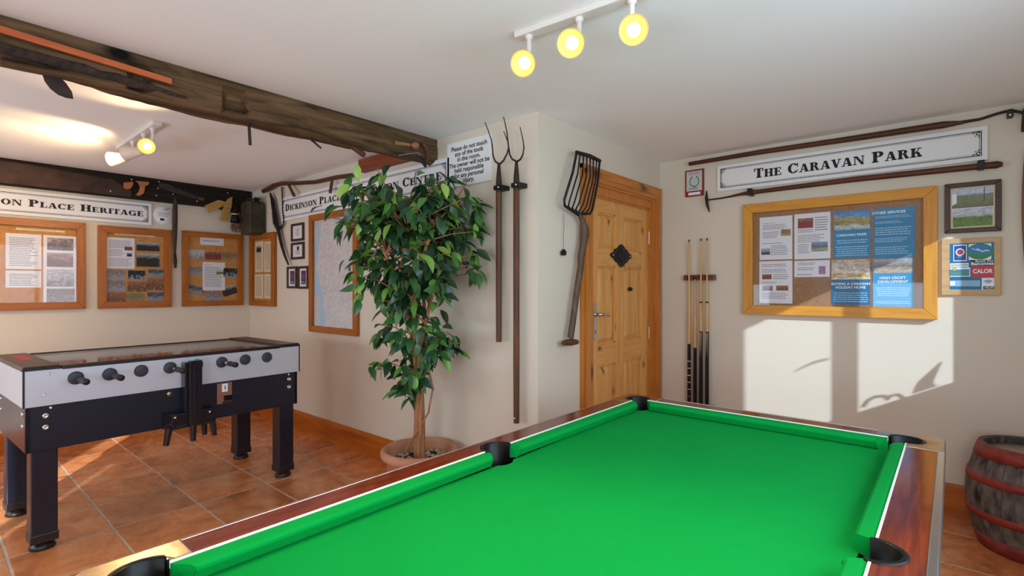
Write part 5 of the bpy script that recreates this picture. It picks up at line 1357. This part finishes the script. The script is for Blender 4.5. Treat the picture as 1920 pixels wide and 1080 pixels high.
# wooden blocks, bell and leather glove hanging in a bunch
def wpoly(name, label, cat, wall, pts, y0, y1, mt, group=None, bevel=.003):
    uc = sum(a_[0] for a_ in pts)/len(pts); vc = min(a_[1] for a_ in pts)
    ar = sum(pts[i][0]*pts[(i+1) % len(pts)][1] - pts[(i+1) % len(pts)][0]*pts[i][1] for i in range(len(pts)))
    o = MB((uc, 0, vc)); o.prism_xz(pts if ar > 0 else pts[::-1], -y0, -y1); ob = o.build(name, mt, bevel=bevel); ob.location = wpos(wall, uc, vc); ob.rotation_euler = wrot(wall)
    return tag(ob, label, cat, group)
M['block'] = wood('yellow_block', (196, 154, 88), (158, 114, 54), 'x', .55, 1.4)
wpoly('wooden_block', 'slanting yellow wooden block hanging from the beam end', 'wooden block', 'A', [(1.903, 2.1655), (1.9459, 2.0968), (2.0667, 2.1747), (2.1117, 2.2247), (2.0334, 2.2406)], .100, .080, M['block'], 'wooden blocks hung from the beam')
wpoly('wooden_block', 'upright yellow wooden block hanging beside the small dark bell', 'wooden block', 'A', [(2.0779, 2.1922), (2.0371, 2.0344), (2.1117, 2.0231), (2.1481, 2.1802), (2.1573, 2.2876), (2.1117, 2.2572)], .122, .102, M['block'], 'wooden blocks hung from the beam')
c = (2.1512, 2.009); c1 = (2.1649, 2.1495); hb_ = c1[1]-c[1]
t = wthing('cow_bell', 'small dark bell with pale bands hanging by the wooden blocks', 'bell', 'A', c[0], c[1])
p = MB(); p.lathe([(0, .004), (.044, .004), (.046, .0), (.044, .03), (.034, hb_*.5), (.026, hb_*.8), (.016, hb_), (0, hb_)], 20, (0, -.200, 0)); p.build('bell_body', M['black_iron'], t)
for f_ in (.42, .58): 
    p = MB(); p.lathe([(.0385-.012*f_, hb_*f_), (.040-.012*f_, hb_*f_+.004), (.038-.012*f_, hb_*f_+.010)], 20, (0, -.200, 0)); p.build('bell_band', M['cream'], t)
p = MB(); p.tube([(0, -.200, hb_), (.002, -.10, hb_+.10), (.0, -.078, hb_+.16)], .004, 6); p.build('bell_cord', M['iron'], t)
gl_ = [(2.2189, 2.135), (2.258, 2.0605), (2.2306, 1.9916), (2.2189, 1.9246)]
t = wthing('leather_glove', 'crumpled brown leather glove hanging by the small bell', 'glove', 'A', gl_[0][0], gl_[3][1]); O_ = (gl_[0][0], 0, gl_[3][1])
M['glove'] = nmat('brown_leather', (134, 96, 66), .6, c2=(92, 60, 38), scale=18, bmp=.4)
p = MB(O_); p.tube([(gl_[0][0]-.004, -.10, gl_[0][1]), (gl_[0][0]+.006, -.105, (gl_[0][1]+gl_[1][1])/2), (gl_[1][0]-.03, -.11, gl_[1][1]), (gl_[2][0]-.02, -.105, gl_[2][1]), (gl_[3][0]-.02, -.10, gl_[2][1]-.02)], [.020, .034, .046, .044, .030], 10, flat=.55); p.build('glove_palm', M['glove'], t)
for k in range(4):
    x = gl_[2][0] - .075 + k*.028; p = MB(O_); p.tube([(x+.004, -.105, gl_[2][1]+.01), (x-.004+.004*k, -.112, gl_[2][1]-.03), (x+.012, -.108, gl_[3][1]-.005*(k % 2))], [.015, .014, .009], 8); p.build('glove_finger', M['glove'], t)
p = MB(O_); p.tube([(gl_[0][0], -.10, gl_[0][1]), (gl_[0][0]-.02, -.09, gl_[0][1]+.09), (gl_[0][0]-.03, -.08, gl_[0][1]+.16)], .004, 6); p.build('glove_cord', M['iron'], t)
# jerry can in the corner
t = thing('jerry_can', 'dark green metal jerry can hung in the corner', 'jerry can', (-5.495, 2.285, 1.89), (0, 0, 0))
W_, H_, D_ = .235, .335, .075
M['can'] = nmat('dull_green_steel', (76, 68, 48), .55, .1, c2=(48, 42, 30), scale=10, bmp=.15)
p = MB(); pts = arc(-W_/2+.03, .03, .03, 180, 270, 5) + arc(W_/2-.03, .03, .03, 270, 360, 5) + arc(W_/2-.035, H_-.035, .035, 0, 90, 5) + arc(-W_/2+.05, H_-.05, .05, 90, 180, 5)
p.prism_xz(pts, -D_, D_); can = p.build('can_body', M['can'], t, bevel=.012)
for a_, b_ in (((-.08, .06), (.08, .24)), ((.08, .06), (-.08, .24))):
    p = MB(); p.tube([(a_[0], -D_, a_[1]), (b_[0], -D_, b_[1])], .009, 8, flat=.5); p.build('pressed_rib', M['can'], can)
for dy in (-.035, 0, .035):
    p = MB(); p.tube([(-.06, dy, H_-.004), (-.05, dy, H_+.030), (.05, dy, H_+.032), (.065, dy, H_-.004)], .007, 8); p.build('carry_handle', M['can'], t)
p = MB(); p.lathe([(.024, 0), (.024, .035), (.028, .036), (.028, .05), (0, .052)], 16, (.092, 0, H_-.012), (.35, 0, 1)); p.build('spout_cap', M['black_iron'], t)

# ================================================================== TOOLS ON THE BACK WALL
# scythe: snath with two grips and a long curved blade
sn = [(-5.3627, 2.3316), (-5.2274, 2.3421), (-5.1012, 2.3618), (-4.9422, 2.3555), (-4.6595, 2.3191), (-4.3185, 2.2841), (-3.9652, 2.2777), (-3.7382, 2.2593)]
t = wthing('scythe', 'old scythe with a long dark curved blade hung over the sign', 'scythe', 'B', sn[0][0], sn[0][1]); O_ = (sn[0][0], 0, sn[0][1])
p = MB(O_); p.tube([(a_[0], -.045, a_[1]) for a_ in sn], [.022, .024, .023, .019, .018, .018, .018, .020], 9); p.build('snath', M['handle_x'], t)
g1 = [(-4.807, 2.3215), (-4.6595, 2.1998)]; p = MB(O_); p.tube([(a_[0], -.05-.02*i, a_[1]) for i, a_ in enumerate(g1)], [.012, .015], 8); p.build('grip', M['handle'], t)
g1 = [(-4.0245, 2.2676), (-4.0245, 2.1482)]; p = MB(O_); p.tube([(a_[0], -.05-.02*i, a_[1]) for i, a_ in enumerate(g1)], [.012, .014], 8); p.build('grip', M['handle'], t)
bl = [(-5.2274, 2.2993), (-5.1784, 2.2263), (-5.1493, 2.1339), (-5.1108, 2.0412), (-5.0689, 1.9492), (-4.979, 1.7589), (-4.9129, 1.6515), (-4.8373, 1.5611)]
w_ = [.012, .034, .040, .038, .034, .026, .020, .012]
L_ = [(a_[0]-q_, a_[1]) for a_, q_ in zip(bl, w_)]; R_ = [(a_[0]+q_, a_[1]) for a_, q_ in zip(bl, w_)]
p = MB(O_); p.prism_xz(L_ + R_[::-1], -.040, -.034); p.build('blade', M['black_iron'], t)
# toothed loop hanging behind the blade
lp = [(-5.0115, 2.3304), (-5.0022, 2.2592), (-4.9976, 2.1711), (-4.9929, 2.0832), (-4.9698, 2.0025), (-4.979, 1.9597), (-5.035, 1.9378), (-5.1108, 1.9436), (-5.1735, 1.9842), (-5.193, 2.0306), (-5.2077, 2.1038)]
t = wthing('toothed_chain', 'loop of toothed iron chain hanging behind the scythe blade', 'chain', 'B', lp[0][0], lp[6][1]); O_ = (lp[0][0], 0, lp[6][1])
p = MB(O_); p.tube([(a_[0], -.020, a_[1]) for a_ in lp], .007, 6); p.build('chain_band', M['iron'], t)
p = MB(O_)
for i in range(len(lp)-1):
    for k in range(3):
        f_ = (k+.5)/3; u = lp[i][0]+(lp[i+1][0]-lp[i][0])*f_; v_ = lp[i][1]+(lp[i+1][1]-lp[i][1])*f_
        tx_, tz_ = lp[i+1][0]-lp[i][0], lp[i+1][1]-lp[i][1]; ln = math.hypot(tx_, tz_) or 1; nx, nz = -tz_/ln, tx_/ln
        p.tube([(u, -.020, v_), (u+nx*.030, -.022, v_+nz*.030)], [.006, .002], 5)
ct = p.build('chain_teeth', M['iron'], t); ct['kind'] = 'stuff'
# two pitchforks
def fork(label, hx_, top_, bot, Ltine, Rtine, clipz):
    t = wthing('pitchfork', label, 'pitchfork', 'B', hx_, bot); O_ = (hx_, 0, bot); y = -.055
    p = MB(O_); p.tube([(hx_, y, bot), (hx_, y, bot+.3), (hx_, y, top_-.16)], [.0175, .019, .019], 10); hd = p.build('handle', M['handle'], t)
    p = MB(O_); p.tube([(hx_, y, top_-.17), (hx_, y, top_-.10), (hx_, y, top_)], [.0195, .018, .009], 10); p.build('ferrule', M['iron'], t)
    for tn in (Ltine, Rtine):
        p = MB(O_); n_ = len(tn); p.tube([(a_[0], y - .012*math.sin(math.pi*i/(n_-1)), a_[1]) for i, a_ in enumerate(tn)], [.0065 - .004*i/(n_-1) for i in range(n_)], 7); p.build('tine', M['iron'], t)
    p = MB(O_); p.box(hx_-.024, hx_+.040, y-.024, 0, clipz-.014, clipz+.014); cl = p.build('wall_clip', M['black_iron'], t, bevel=.003)
    p = MB(O_); p.lathe([(0, .003), (.006, .002), (.007, 0)], 10, (hx_+.014, y-.024, clipz), (0, -1, 0)); p.build('clip_screw', M['screw'], cl)
    if bot < .95:
        p = MB(O_); p.lathe([(0, .003), (.006, .002), (.007, 0)], 10, (hx_, y-.019, bot+.03), (0, -1, 0)); p.build('clip_screw', M['screw'], cl)
f1 = (-2.0981, 2.0931); 
fork('short-handled pitchfork hanging next to the do-not-touch notice', (-2.103, 1.9109)[0], f1[1], (-2.0884, 1.0116)[1],
     [f1, (-2.1275, 2.1142), (-2.1424, 2.1507), (-2.1461, 2.2021), (-2.156, 2.2501), (-2.1874, 2.3164), (-2.2307, 2.3972)], [f1, (-2.0582, 2.1096), (-2.0261, 2.145), (-2.0155, 2.1792), (-2.0261, 2.2171), (-2.0642, 2.2876)], (-2.0884, 1.9493)[1])
f2 = (-1.9585, 2.0866)
fork('long-handled pitchfork hanging nearest the wall corner', (-1.9631, 1.8945)[0], f2[1], (-1.9567, 0.5413)[1],
     [f2, (-1.9909, 2.1052), (-2.0084, 2.1376), (-2.0167, 2.1974), (-2.0308, 2.281), (-2.0499, 2.3391), (-2.0763, 2.4019)], [f2, (-1.9265, 2.0948), (-1.904, 2.1175), (-1.8961, 2.1583), (-1.9073, 2.2041), (-1.9356, 2.2871)], (-1.9505, 1.9462)[1])

# ================================================================== ON THE DOOR WALL
pth = [(2.7196, 1.8065), (2.7668, 1.7669), (2.7873, 1.7068), (2.7753, 1.6201), (2.7464, 1.5331), (2.7437, 1.4762), (2.6958, 1.3063), (2.6605, 1.1563), (2.6287, 1.0351)]
t = wthing('root_fork', 'barred root fork with a curved wooden handle hung by the door', 'root fork', 'C', pth[-1][0], pth[-1][1]); O_ = (pth[-1][0], 0, pth[-1][1])
p = MB(O_); p.tube([(a_[0], -.06, a_[1]) for a_ in pth], [.012, .020, .024, .024, .022, .021, .020, .020, .020], 10); p.build('handle', wood('grey_brown_handle', (112, 88, 68), (66, 48, 36), 'z', .55, 1.2), t)
hx_ = [(2.5526, 1.0081), (2.7017, 1.0028)]
p = MB(O_); p.tube([(hx_[0][0], -.06, hx_[0][1]), ((hx_[0][0]+hx_[1][0])/2, -.065, (hx_[0][1]+hx_[1][1])/2+.004), (hx_[1][0], -.06, hx_[1][1])], [.015, .023, .015], 10); p.build('handle_grip', M['handle'], t)
tl, tr_ = (2.6752, 2.1796), (2.9475, 2.1778); bl_, br_ = (2.5288, 1.8397), (2.85, 1.8206); nk = (2.7196, 1.8065)
p = MB(O_); p.tube([(tl[0]-.004, -.075, tl[1]), (tl[0]*.5+tr_[0]*.5, -.078, tl[1]*.5+tr_[1]*.5+.006), (tr_[0]+.004, -.075, tr_[1])], [.012, .014, .012], 8); p.build('top_bar', M['black_iron'], t)
NT = 8
for i in range(NT):
    f_ = i/(NT-1); top_ = (tl[0]+(tr_[0]-tl[0])*f_, tl[1]+(tr_[1]-tl[1])*f_); bt = (bl_[0]+(br_[0]-bl_[0])*f_, bl_[1]+(br_[1]-bl_[1])*f_)
    bow = .05*math.sin(math.pi*f_)
    pts = [(top_[0], -.075, top_[1]), (top_[0]*.6+bt[0]*.4, -.075-.01-bow*.4, top_[1]*.6+bt[1]*.4), (bt[0]+(top_[0]-bt[0])*.08, -.075-bow*.3, bt[1]+(top_[1]-bt[1])*.08), (bt[0]+(nk[0]-bt[0])*.12, -.070, bt[1]-.004), (bt[0]+(nk[0]-bt[0])*.6, -.062, nk[1]+(bt[1]-nk[1])*.25), (nk[0], -.060, nk[1]-.01)]
    p = MB(O_); p.tube(pts, .0055 if i not in (0, NT-1) else .0085, 6); p.build('tine', M['black_iron'], t)
sg = [(2.6125, 1.8004), (2.6173, 1.7293), (2.6109, 1.6554), (2.6141, 1.5767)]
t = wthing('hanging_charm', 'small black charm on a string under the root fork', 'charm', 'C', sg[-1][0], sg[-1][1]-.04); O_ = (sg[-1][0], 0, sg[-1][1]-.04)
p = MB(O_); p.tube([(a_[0], -.02, a_[1]) for a_ in sg], .0016, 5); p.build('string', nmat('reddish_string', (110, 80, 72), .8), t)
p = MB(O_); cx = sg[-1]; p.prism_xz([(cx[0]-.016, cx[1]-.036), (cx[0]+.016, cx[1]-.036), (cx[0]+.022, cx[1]-.014), (cx[0], cx[1]+.004), (cx[0]-.022, cx[1]-.014)], -.028, -.010); p.build('charm_body', M['black_iron'], t, bevel=.003)
qc = (3.3934, 1.5771)
t = wthing('iron_ornament', 'black iron four-pointed ornament fixed to the pine door', 'ornament', 'C', qc[0], qc[1])
p = MB(); pts = []
for k in range(32):
    a_ = 2*math.pi*k/32; r_ = .066 + .022*abs(math.cos(2*a_))**3 + .004*math.cos(8*a_); pts.append((r_*math.cos(a_)*1.72, r_*math.sin(a_)*.92))
p.prism_xz(pts, .004, .016); p.build('ornament_plate', M['black_iron'], t, bevel=.002)
p = MB(); p.lathe([(.050, 0), (.048, .006), (.034, .012), (.030, .008), (.012, .012), (0, .016)], 28, (0, .004, 0), (0, -1, 0)); p.build('ornament_boss', M['black_iron'], t)
for s_ in (-1, 1): p = MB(); p.lathe([(0, .004), (.006, .003), (.007, 0)], 8, (s_*.125, .004, 0), (0, -1, 0)); p.build('nail_head', M['steel'], t)
kb = (3.5231, 1.336); ks = (3.5231, 1.5128)
t = wthing('door_charm', 'small black charm on a thread hanging on the pine door', 'charm', 'C', kb[0], kb[1]-.02)
p = MB(); p.tube([(0, .012, ks[1]-kb[1]+.02), (0, .012, .03)], .0012, 5); p.build('thread', M['iron'], t)
p = MB(); p.lathe([(0, 0), (.016, .004), (.021, .014), (.014, .026), (0, .032)], 12, (0, .006, 0)); p.build('charm_body', M['black_iron'], t)

# ================================================================== ON THE FAR WALL
tp = [(-1.5782, 2.3151), (-1.0475, 2.3191), (-0.4896, 2.3104), (-0.0475, 2.3066), (0.0434, 2.3021)]; ti = [(0.019, 2.3039), (0.1152, 2.3053), (0.1772, 2.3194), (0.2188, 2.3259), (0.2524, 2.3216), (0.2817, 2.3069), (0.2899, 2.3023)]
t = wthing('long_hoe', 'long-handled hoe with a curved iron neck above the big sign', 'hoe', 'D', tp[0][0], tp[0][1]); O_ = (tp[0][0], 0, tp[0][1])
p = MB(O_); p.tube([(a_[0], -.05, a_[1]) for a_ in tp], [.015, .018, .019, .021, .009], 9); p.build('handle', M['handle_x'], t)
p = MB(O_); p.tube([(a_[0], -.05, a_[1]) for a_ in ti], [.010, .008, .008, .008, .008, .008, .010], 8); p.build('iron_neck', M['iron'], t)
hb_ = (0.2899, 2.2845)
p = MB(O_); p.prism_xz([(hb_[0]-.010, hb_[1]-.085), (hb_[0]+.015, hb_[1]-.095), (hb_[0]+.06, hb_[1]-.02), (hb_[0]+.055, hb_[1]+.06), (hb_[0]+.012, hb_[1]+.068), (hb_[0]-.004, hb_[1]+.03)], -.058, -.050); p.build('hoe_blade', M['iron'], t)
c = (0.2383, 2.3154); p = MB(O_); p.box(c[0]-.012, c[0]+.012, -.060, 0, c[1]-.022, c[1]+.018); cl = p.build('wall_clip', M['black_iron'], t, bevel=.002)
p = MB(O_); p.lathe([(0, .003), (.006, .002), (.007, 0)], 10, (c[0]-.001, -.060, c[1]-.014), (0, -1, 0)); p.build('clip_screw', M['screw'], cl)
lw = [(-1.2523, 2.0258), (-1.1226, 2.0351), (-0.4896, 2.0435), (0.1152, 2.0356), (0.1848, 2.0334), (0.2076, 2.032)]
t = wthing('scraper_hoe', 'long-handled tool with a thin curved head between sign and noticeboard', 'hoe', 'D', lw[0][0], lw[0][1]); O_ = (lw[0][0], 0, lw[0][1])
p = MB(O_); p.tube([(a_[0], -.055, a_[1]) for a_ in lw], [.007, .016, .018, .019, .021, .012], 9); p.build('handle', M['handle_x'], t)
ln_ = [(-1.427, 2.0147), (-1.3194, 2.0168), (-1.2128, 2.0267)]
p = MB(O_); p.tube([(a_[0], -.055, a_[1]) for a_ in ln_], [.006, .006, .008], 7); p.build('iron_neck', M['iron'], t)
hd_ = [(-1.4397, 2.0873), (-1.4369, 2.0329), (-1.4298, 1.9753), (-1.4172, 1.9201)]
p = MB(O_); p.tube([(a_[0], -.055-.015*math.sin(i), a_[1]) for i, a_ in enumerate(hd_)], [.004, .013, .012, .004], 8, flat=.5); p.build('curved_head', M['iron'], t)
for c in ((-1.1252, 2.0381), (0.1176, 2.0427)):
    p = MB(O_); p.box(c[0]-.015, c[0]+.015, -.078, 0, c[1]-.024, c[1]+.024); p.build('wall_clip', M['black_iron'], t, bevel=.002)
e0 = (0.2856, 2.1219); e1 = (0.2856, 1.45)
o = MB((e0[0]+.05, 0, e1[1])); zz = [e1[1] + (e0[1]-e1[1])*i/10 for i in range(11)]
o.prism_xz([(e0[0]+.012*math.cos((i-5)/5*1.5)*-1+.012, z) for i, z in enumerate(zz)] [::1] + [(e0[0]+.10, z) for z in reversed(zz)] if False else [(e0[0]+.10, z) for z in zz] + [(e0[0]+.014*(((i-5)/5)**2), z) for i, z in reversed(list(enumerate(zz)))], -.035, -.002)
ob = o.build('wooden_yoke', wood('brown_yoke', (150, 104, 66), (110, 70, 42), 'z', .5)); ob.location = wpos('D', e0[0]+.05, e1[1]); tag(ob, 'brown wooden tool standing on the wall at the edge of the picture', 'wooden tool'); b_ = ob.modifiers.new('edge', 'BEVEL'); b_.width = .006

# cue rack and four cues
r0 = (-1.6205, 1.4252); r1_ = (-1.3859, 1.422)
t = wthing('cue_rack', 'dark wooden wall rack holding pool cues', 'cue rack', 'D', (r0[0]+r1_[0])/2, (-1.5052, 0.4532)[1]); uc = (r0[0]+r1_[0])/2; vb = (-1.5052, 0.4532)[1]; O_ = (uc, 0, vb)
zt0 = (-1.6074, 1.3995)[1]; zt1 = (-1.6074, 1.442)[1]
cu = [(-1.5816, 1.0859)[0], (-1.5346, 1.0878)[0], (-1.4884, 1.0897)[0], (-1.4409, 1.0916)[0]]
p = MB(O_); p.box(r0[0], r1_[0], -.020, 0, zt0, zt1); rk = p.build('top_bar', M['rose_x'], t, bevel=.002)
for a_, b_ in ((r0[0], cu[0]-.014), (cu[0]+.014, cu[1]-.012), (cu[1]+.012, cu[2]-.014), (cu[2]+.014, cu[3]-.014), (cu[3]+.014, r1_[0])):
    p = MB(O_); p.box(a_, b_, -.056, -.018, zt0, zt1); p.build('rack_finger', M['rose_x'], rk, bevel=.002)
zb0 = (-1.6074, 0.4343)[1]
p = MB(O_); p.box(r0[0], r1_[0]-.006, -.075, 0, zb0-.035, zb0+.004); p.build('base_shelf', M['rose_x'], t, bevel=.003)
cue_l = ['leftmost cue in the rack, with a patterned butt', 'short cue second from the left in the rack', 'cue third from the left with a dark ring at mid length', 'rightmost cue in the rack with a dark ring']
tops = [(-1.5837, 1.7212)[1], (-1.5346, 1.4283)[1], (-1.4926, 1.7241)[1], (-1.4409, 1.725)[1]]
M['maple'] = wood('pale_maple', (226, 186, 124), (196, 150, 88), 'z', .3, 1.5); M['ebony'] = nmat('black_lacquer', (24, 22, 26), .2, var=.1)
for k in range(4):
    zb_ = zb0 + .005; h_ = tops[k] - zb_; y = -.042
    t = wthing('pool_cue', cue_l[k], 'pool cue', 'D', cu[k], zb_, 'cues in the wall rack')
    f_ = (.36, .44, .44, .44)[k]
    p = MB(); p.tube([(0, y, .0), (0, y, .02), (0, y, h_*f_)], [.011, .0145, .0125], 12); bt = p.build('butt', M['ebony'], t)
    p = MB(); p.tube([(0, y, h_*f_), (0, y, h_*.7), (0, y, h_-.02)], [.0125, .009, .0058], 12); p.build('shaft', M['maple'], t)
    if k >= 2:
        p = MB(); p.lathe([(.0112, -.006), (.0118, 0), (.0112, .006)], 12, (0, y, h_*.615)); p.build('joint_ring', M['ebony'], t)
        for s_ in (-1, 1):
            p = MB(); p.add([(-.005*s_-.002, y-.0130, h_*f_-.01), (-.005*s_+.004, y-.0130, h_*f_-.01), (-.005*s_+.001, y-.0146, h_*f_-.20)], [(0,2,1)]); p.build('splice', M['maple'], bt)
    if k == 0:
        for i in range(6):
            p = MB(); p.lathe([(.0142, -.003), (.0146, 0), (.0142, .003)], 10, (0, y, .05+.055*i)); p.build('butt_ring', M['cream'], bt)
    p = MB(); p.lathe([(.0058, 0), (.0058, .014), (.0045, .02), (0, .021)], 10, (0, y, h_-.02)); p.build('tip', nmat('chalky_tip', (60, 70, 90), .8) if k == 0 else bpy.data.materials['chalky_tip'], t)

# ================================================================== ON THE SUNNY WINDOW'S SILL (out of frame; their shadows fall on the far wall)
def to_win(p_): d_ = XE - p_[0]; return (YD - .69*d_, p_[1] + .535*d_)
wd = [(-0.1675, 0.6842), (-0.1419, 0.7594), (-0.0323, 0.8969), (-0.074, 0.7708), (-0.0617, 0.7434), (-0.0445, 0.6848)]
pts = [to_win(a_) for a_ in wd]
ar = sum(pts[i][0]*pts[(i+1) % len(pts)][1] - pts[(i+1) % len(pts)][0]*pts[i][1] for i in range(len(pts)))
o = MB(); zlow = W2[2]; pts = [(a_, max(b_, zlow)) for a_, b_ in pts]
o.prism_yz(pts if ar > 0 else pts[::-1], XE-.03, XE-.02); tag(o.build('trowel', M['iron']), 'pointed iron blade standing on the sill of the sunny window', 'blade')
for k, (a_, b_) in enumerate((((1648,762), (1676,748)), ((1680,750), (1704,740)))):
    pass
h1 = [to_win(q_) for q_ in ((-0.4196, 0.5639), (-0.3941, 0.6124), (-0.3521, 0.6422), (-0.308, 0.6517), (-0.2863, 0.6345))]
o = MB(); o.tube([(XE-.03, a_, b_) for a_, b_ in h1], .009, 8); tag(o.build('horseshoe', M['iron']), 'larger rusty horseshoe on the sill of the sunny window', 'horseshoe')
h1 = [to_win(q_) for q_ in ((-0.2971, 0.633), (-0.2701, 0.6602), (-0.2381, 0.6713), (-0.2065, 0.6524))]
o = MB(); o.tube([(XE-.03, a_, b_) for a_, b_ in h1], .008, 8); tag(o.build('horseshoe', M['iron']), 'smaller rusty horseshoe on the sill of the sunny window', 'horseshoe')
h1 = [to_win(q_) for q_ in ((-0.8325, 0.7509), (-0.7797, 0.7861), (-0.7088, 0.8297), (-0.6273, 0.859))]
o = MB(); o.tube([(XE-.02, a_, b_) for a_, b_ in h1], [.003, .006, .008, .008], 8); tag(o.build('hanging_sickle', M['iron']), 'curved iron sickle hanging from the bar of the sunny window', 'sickle')
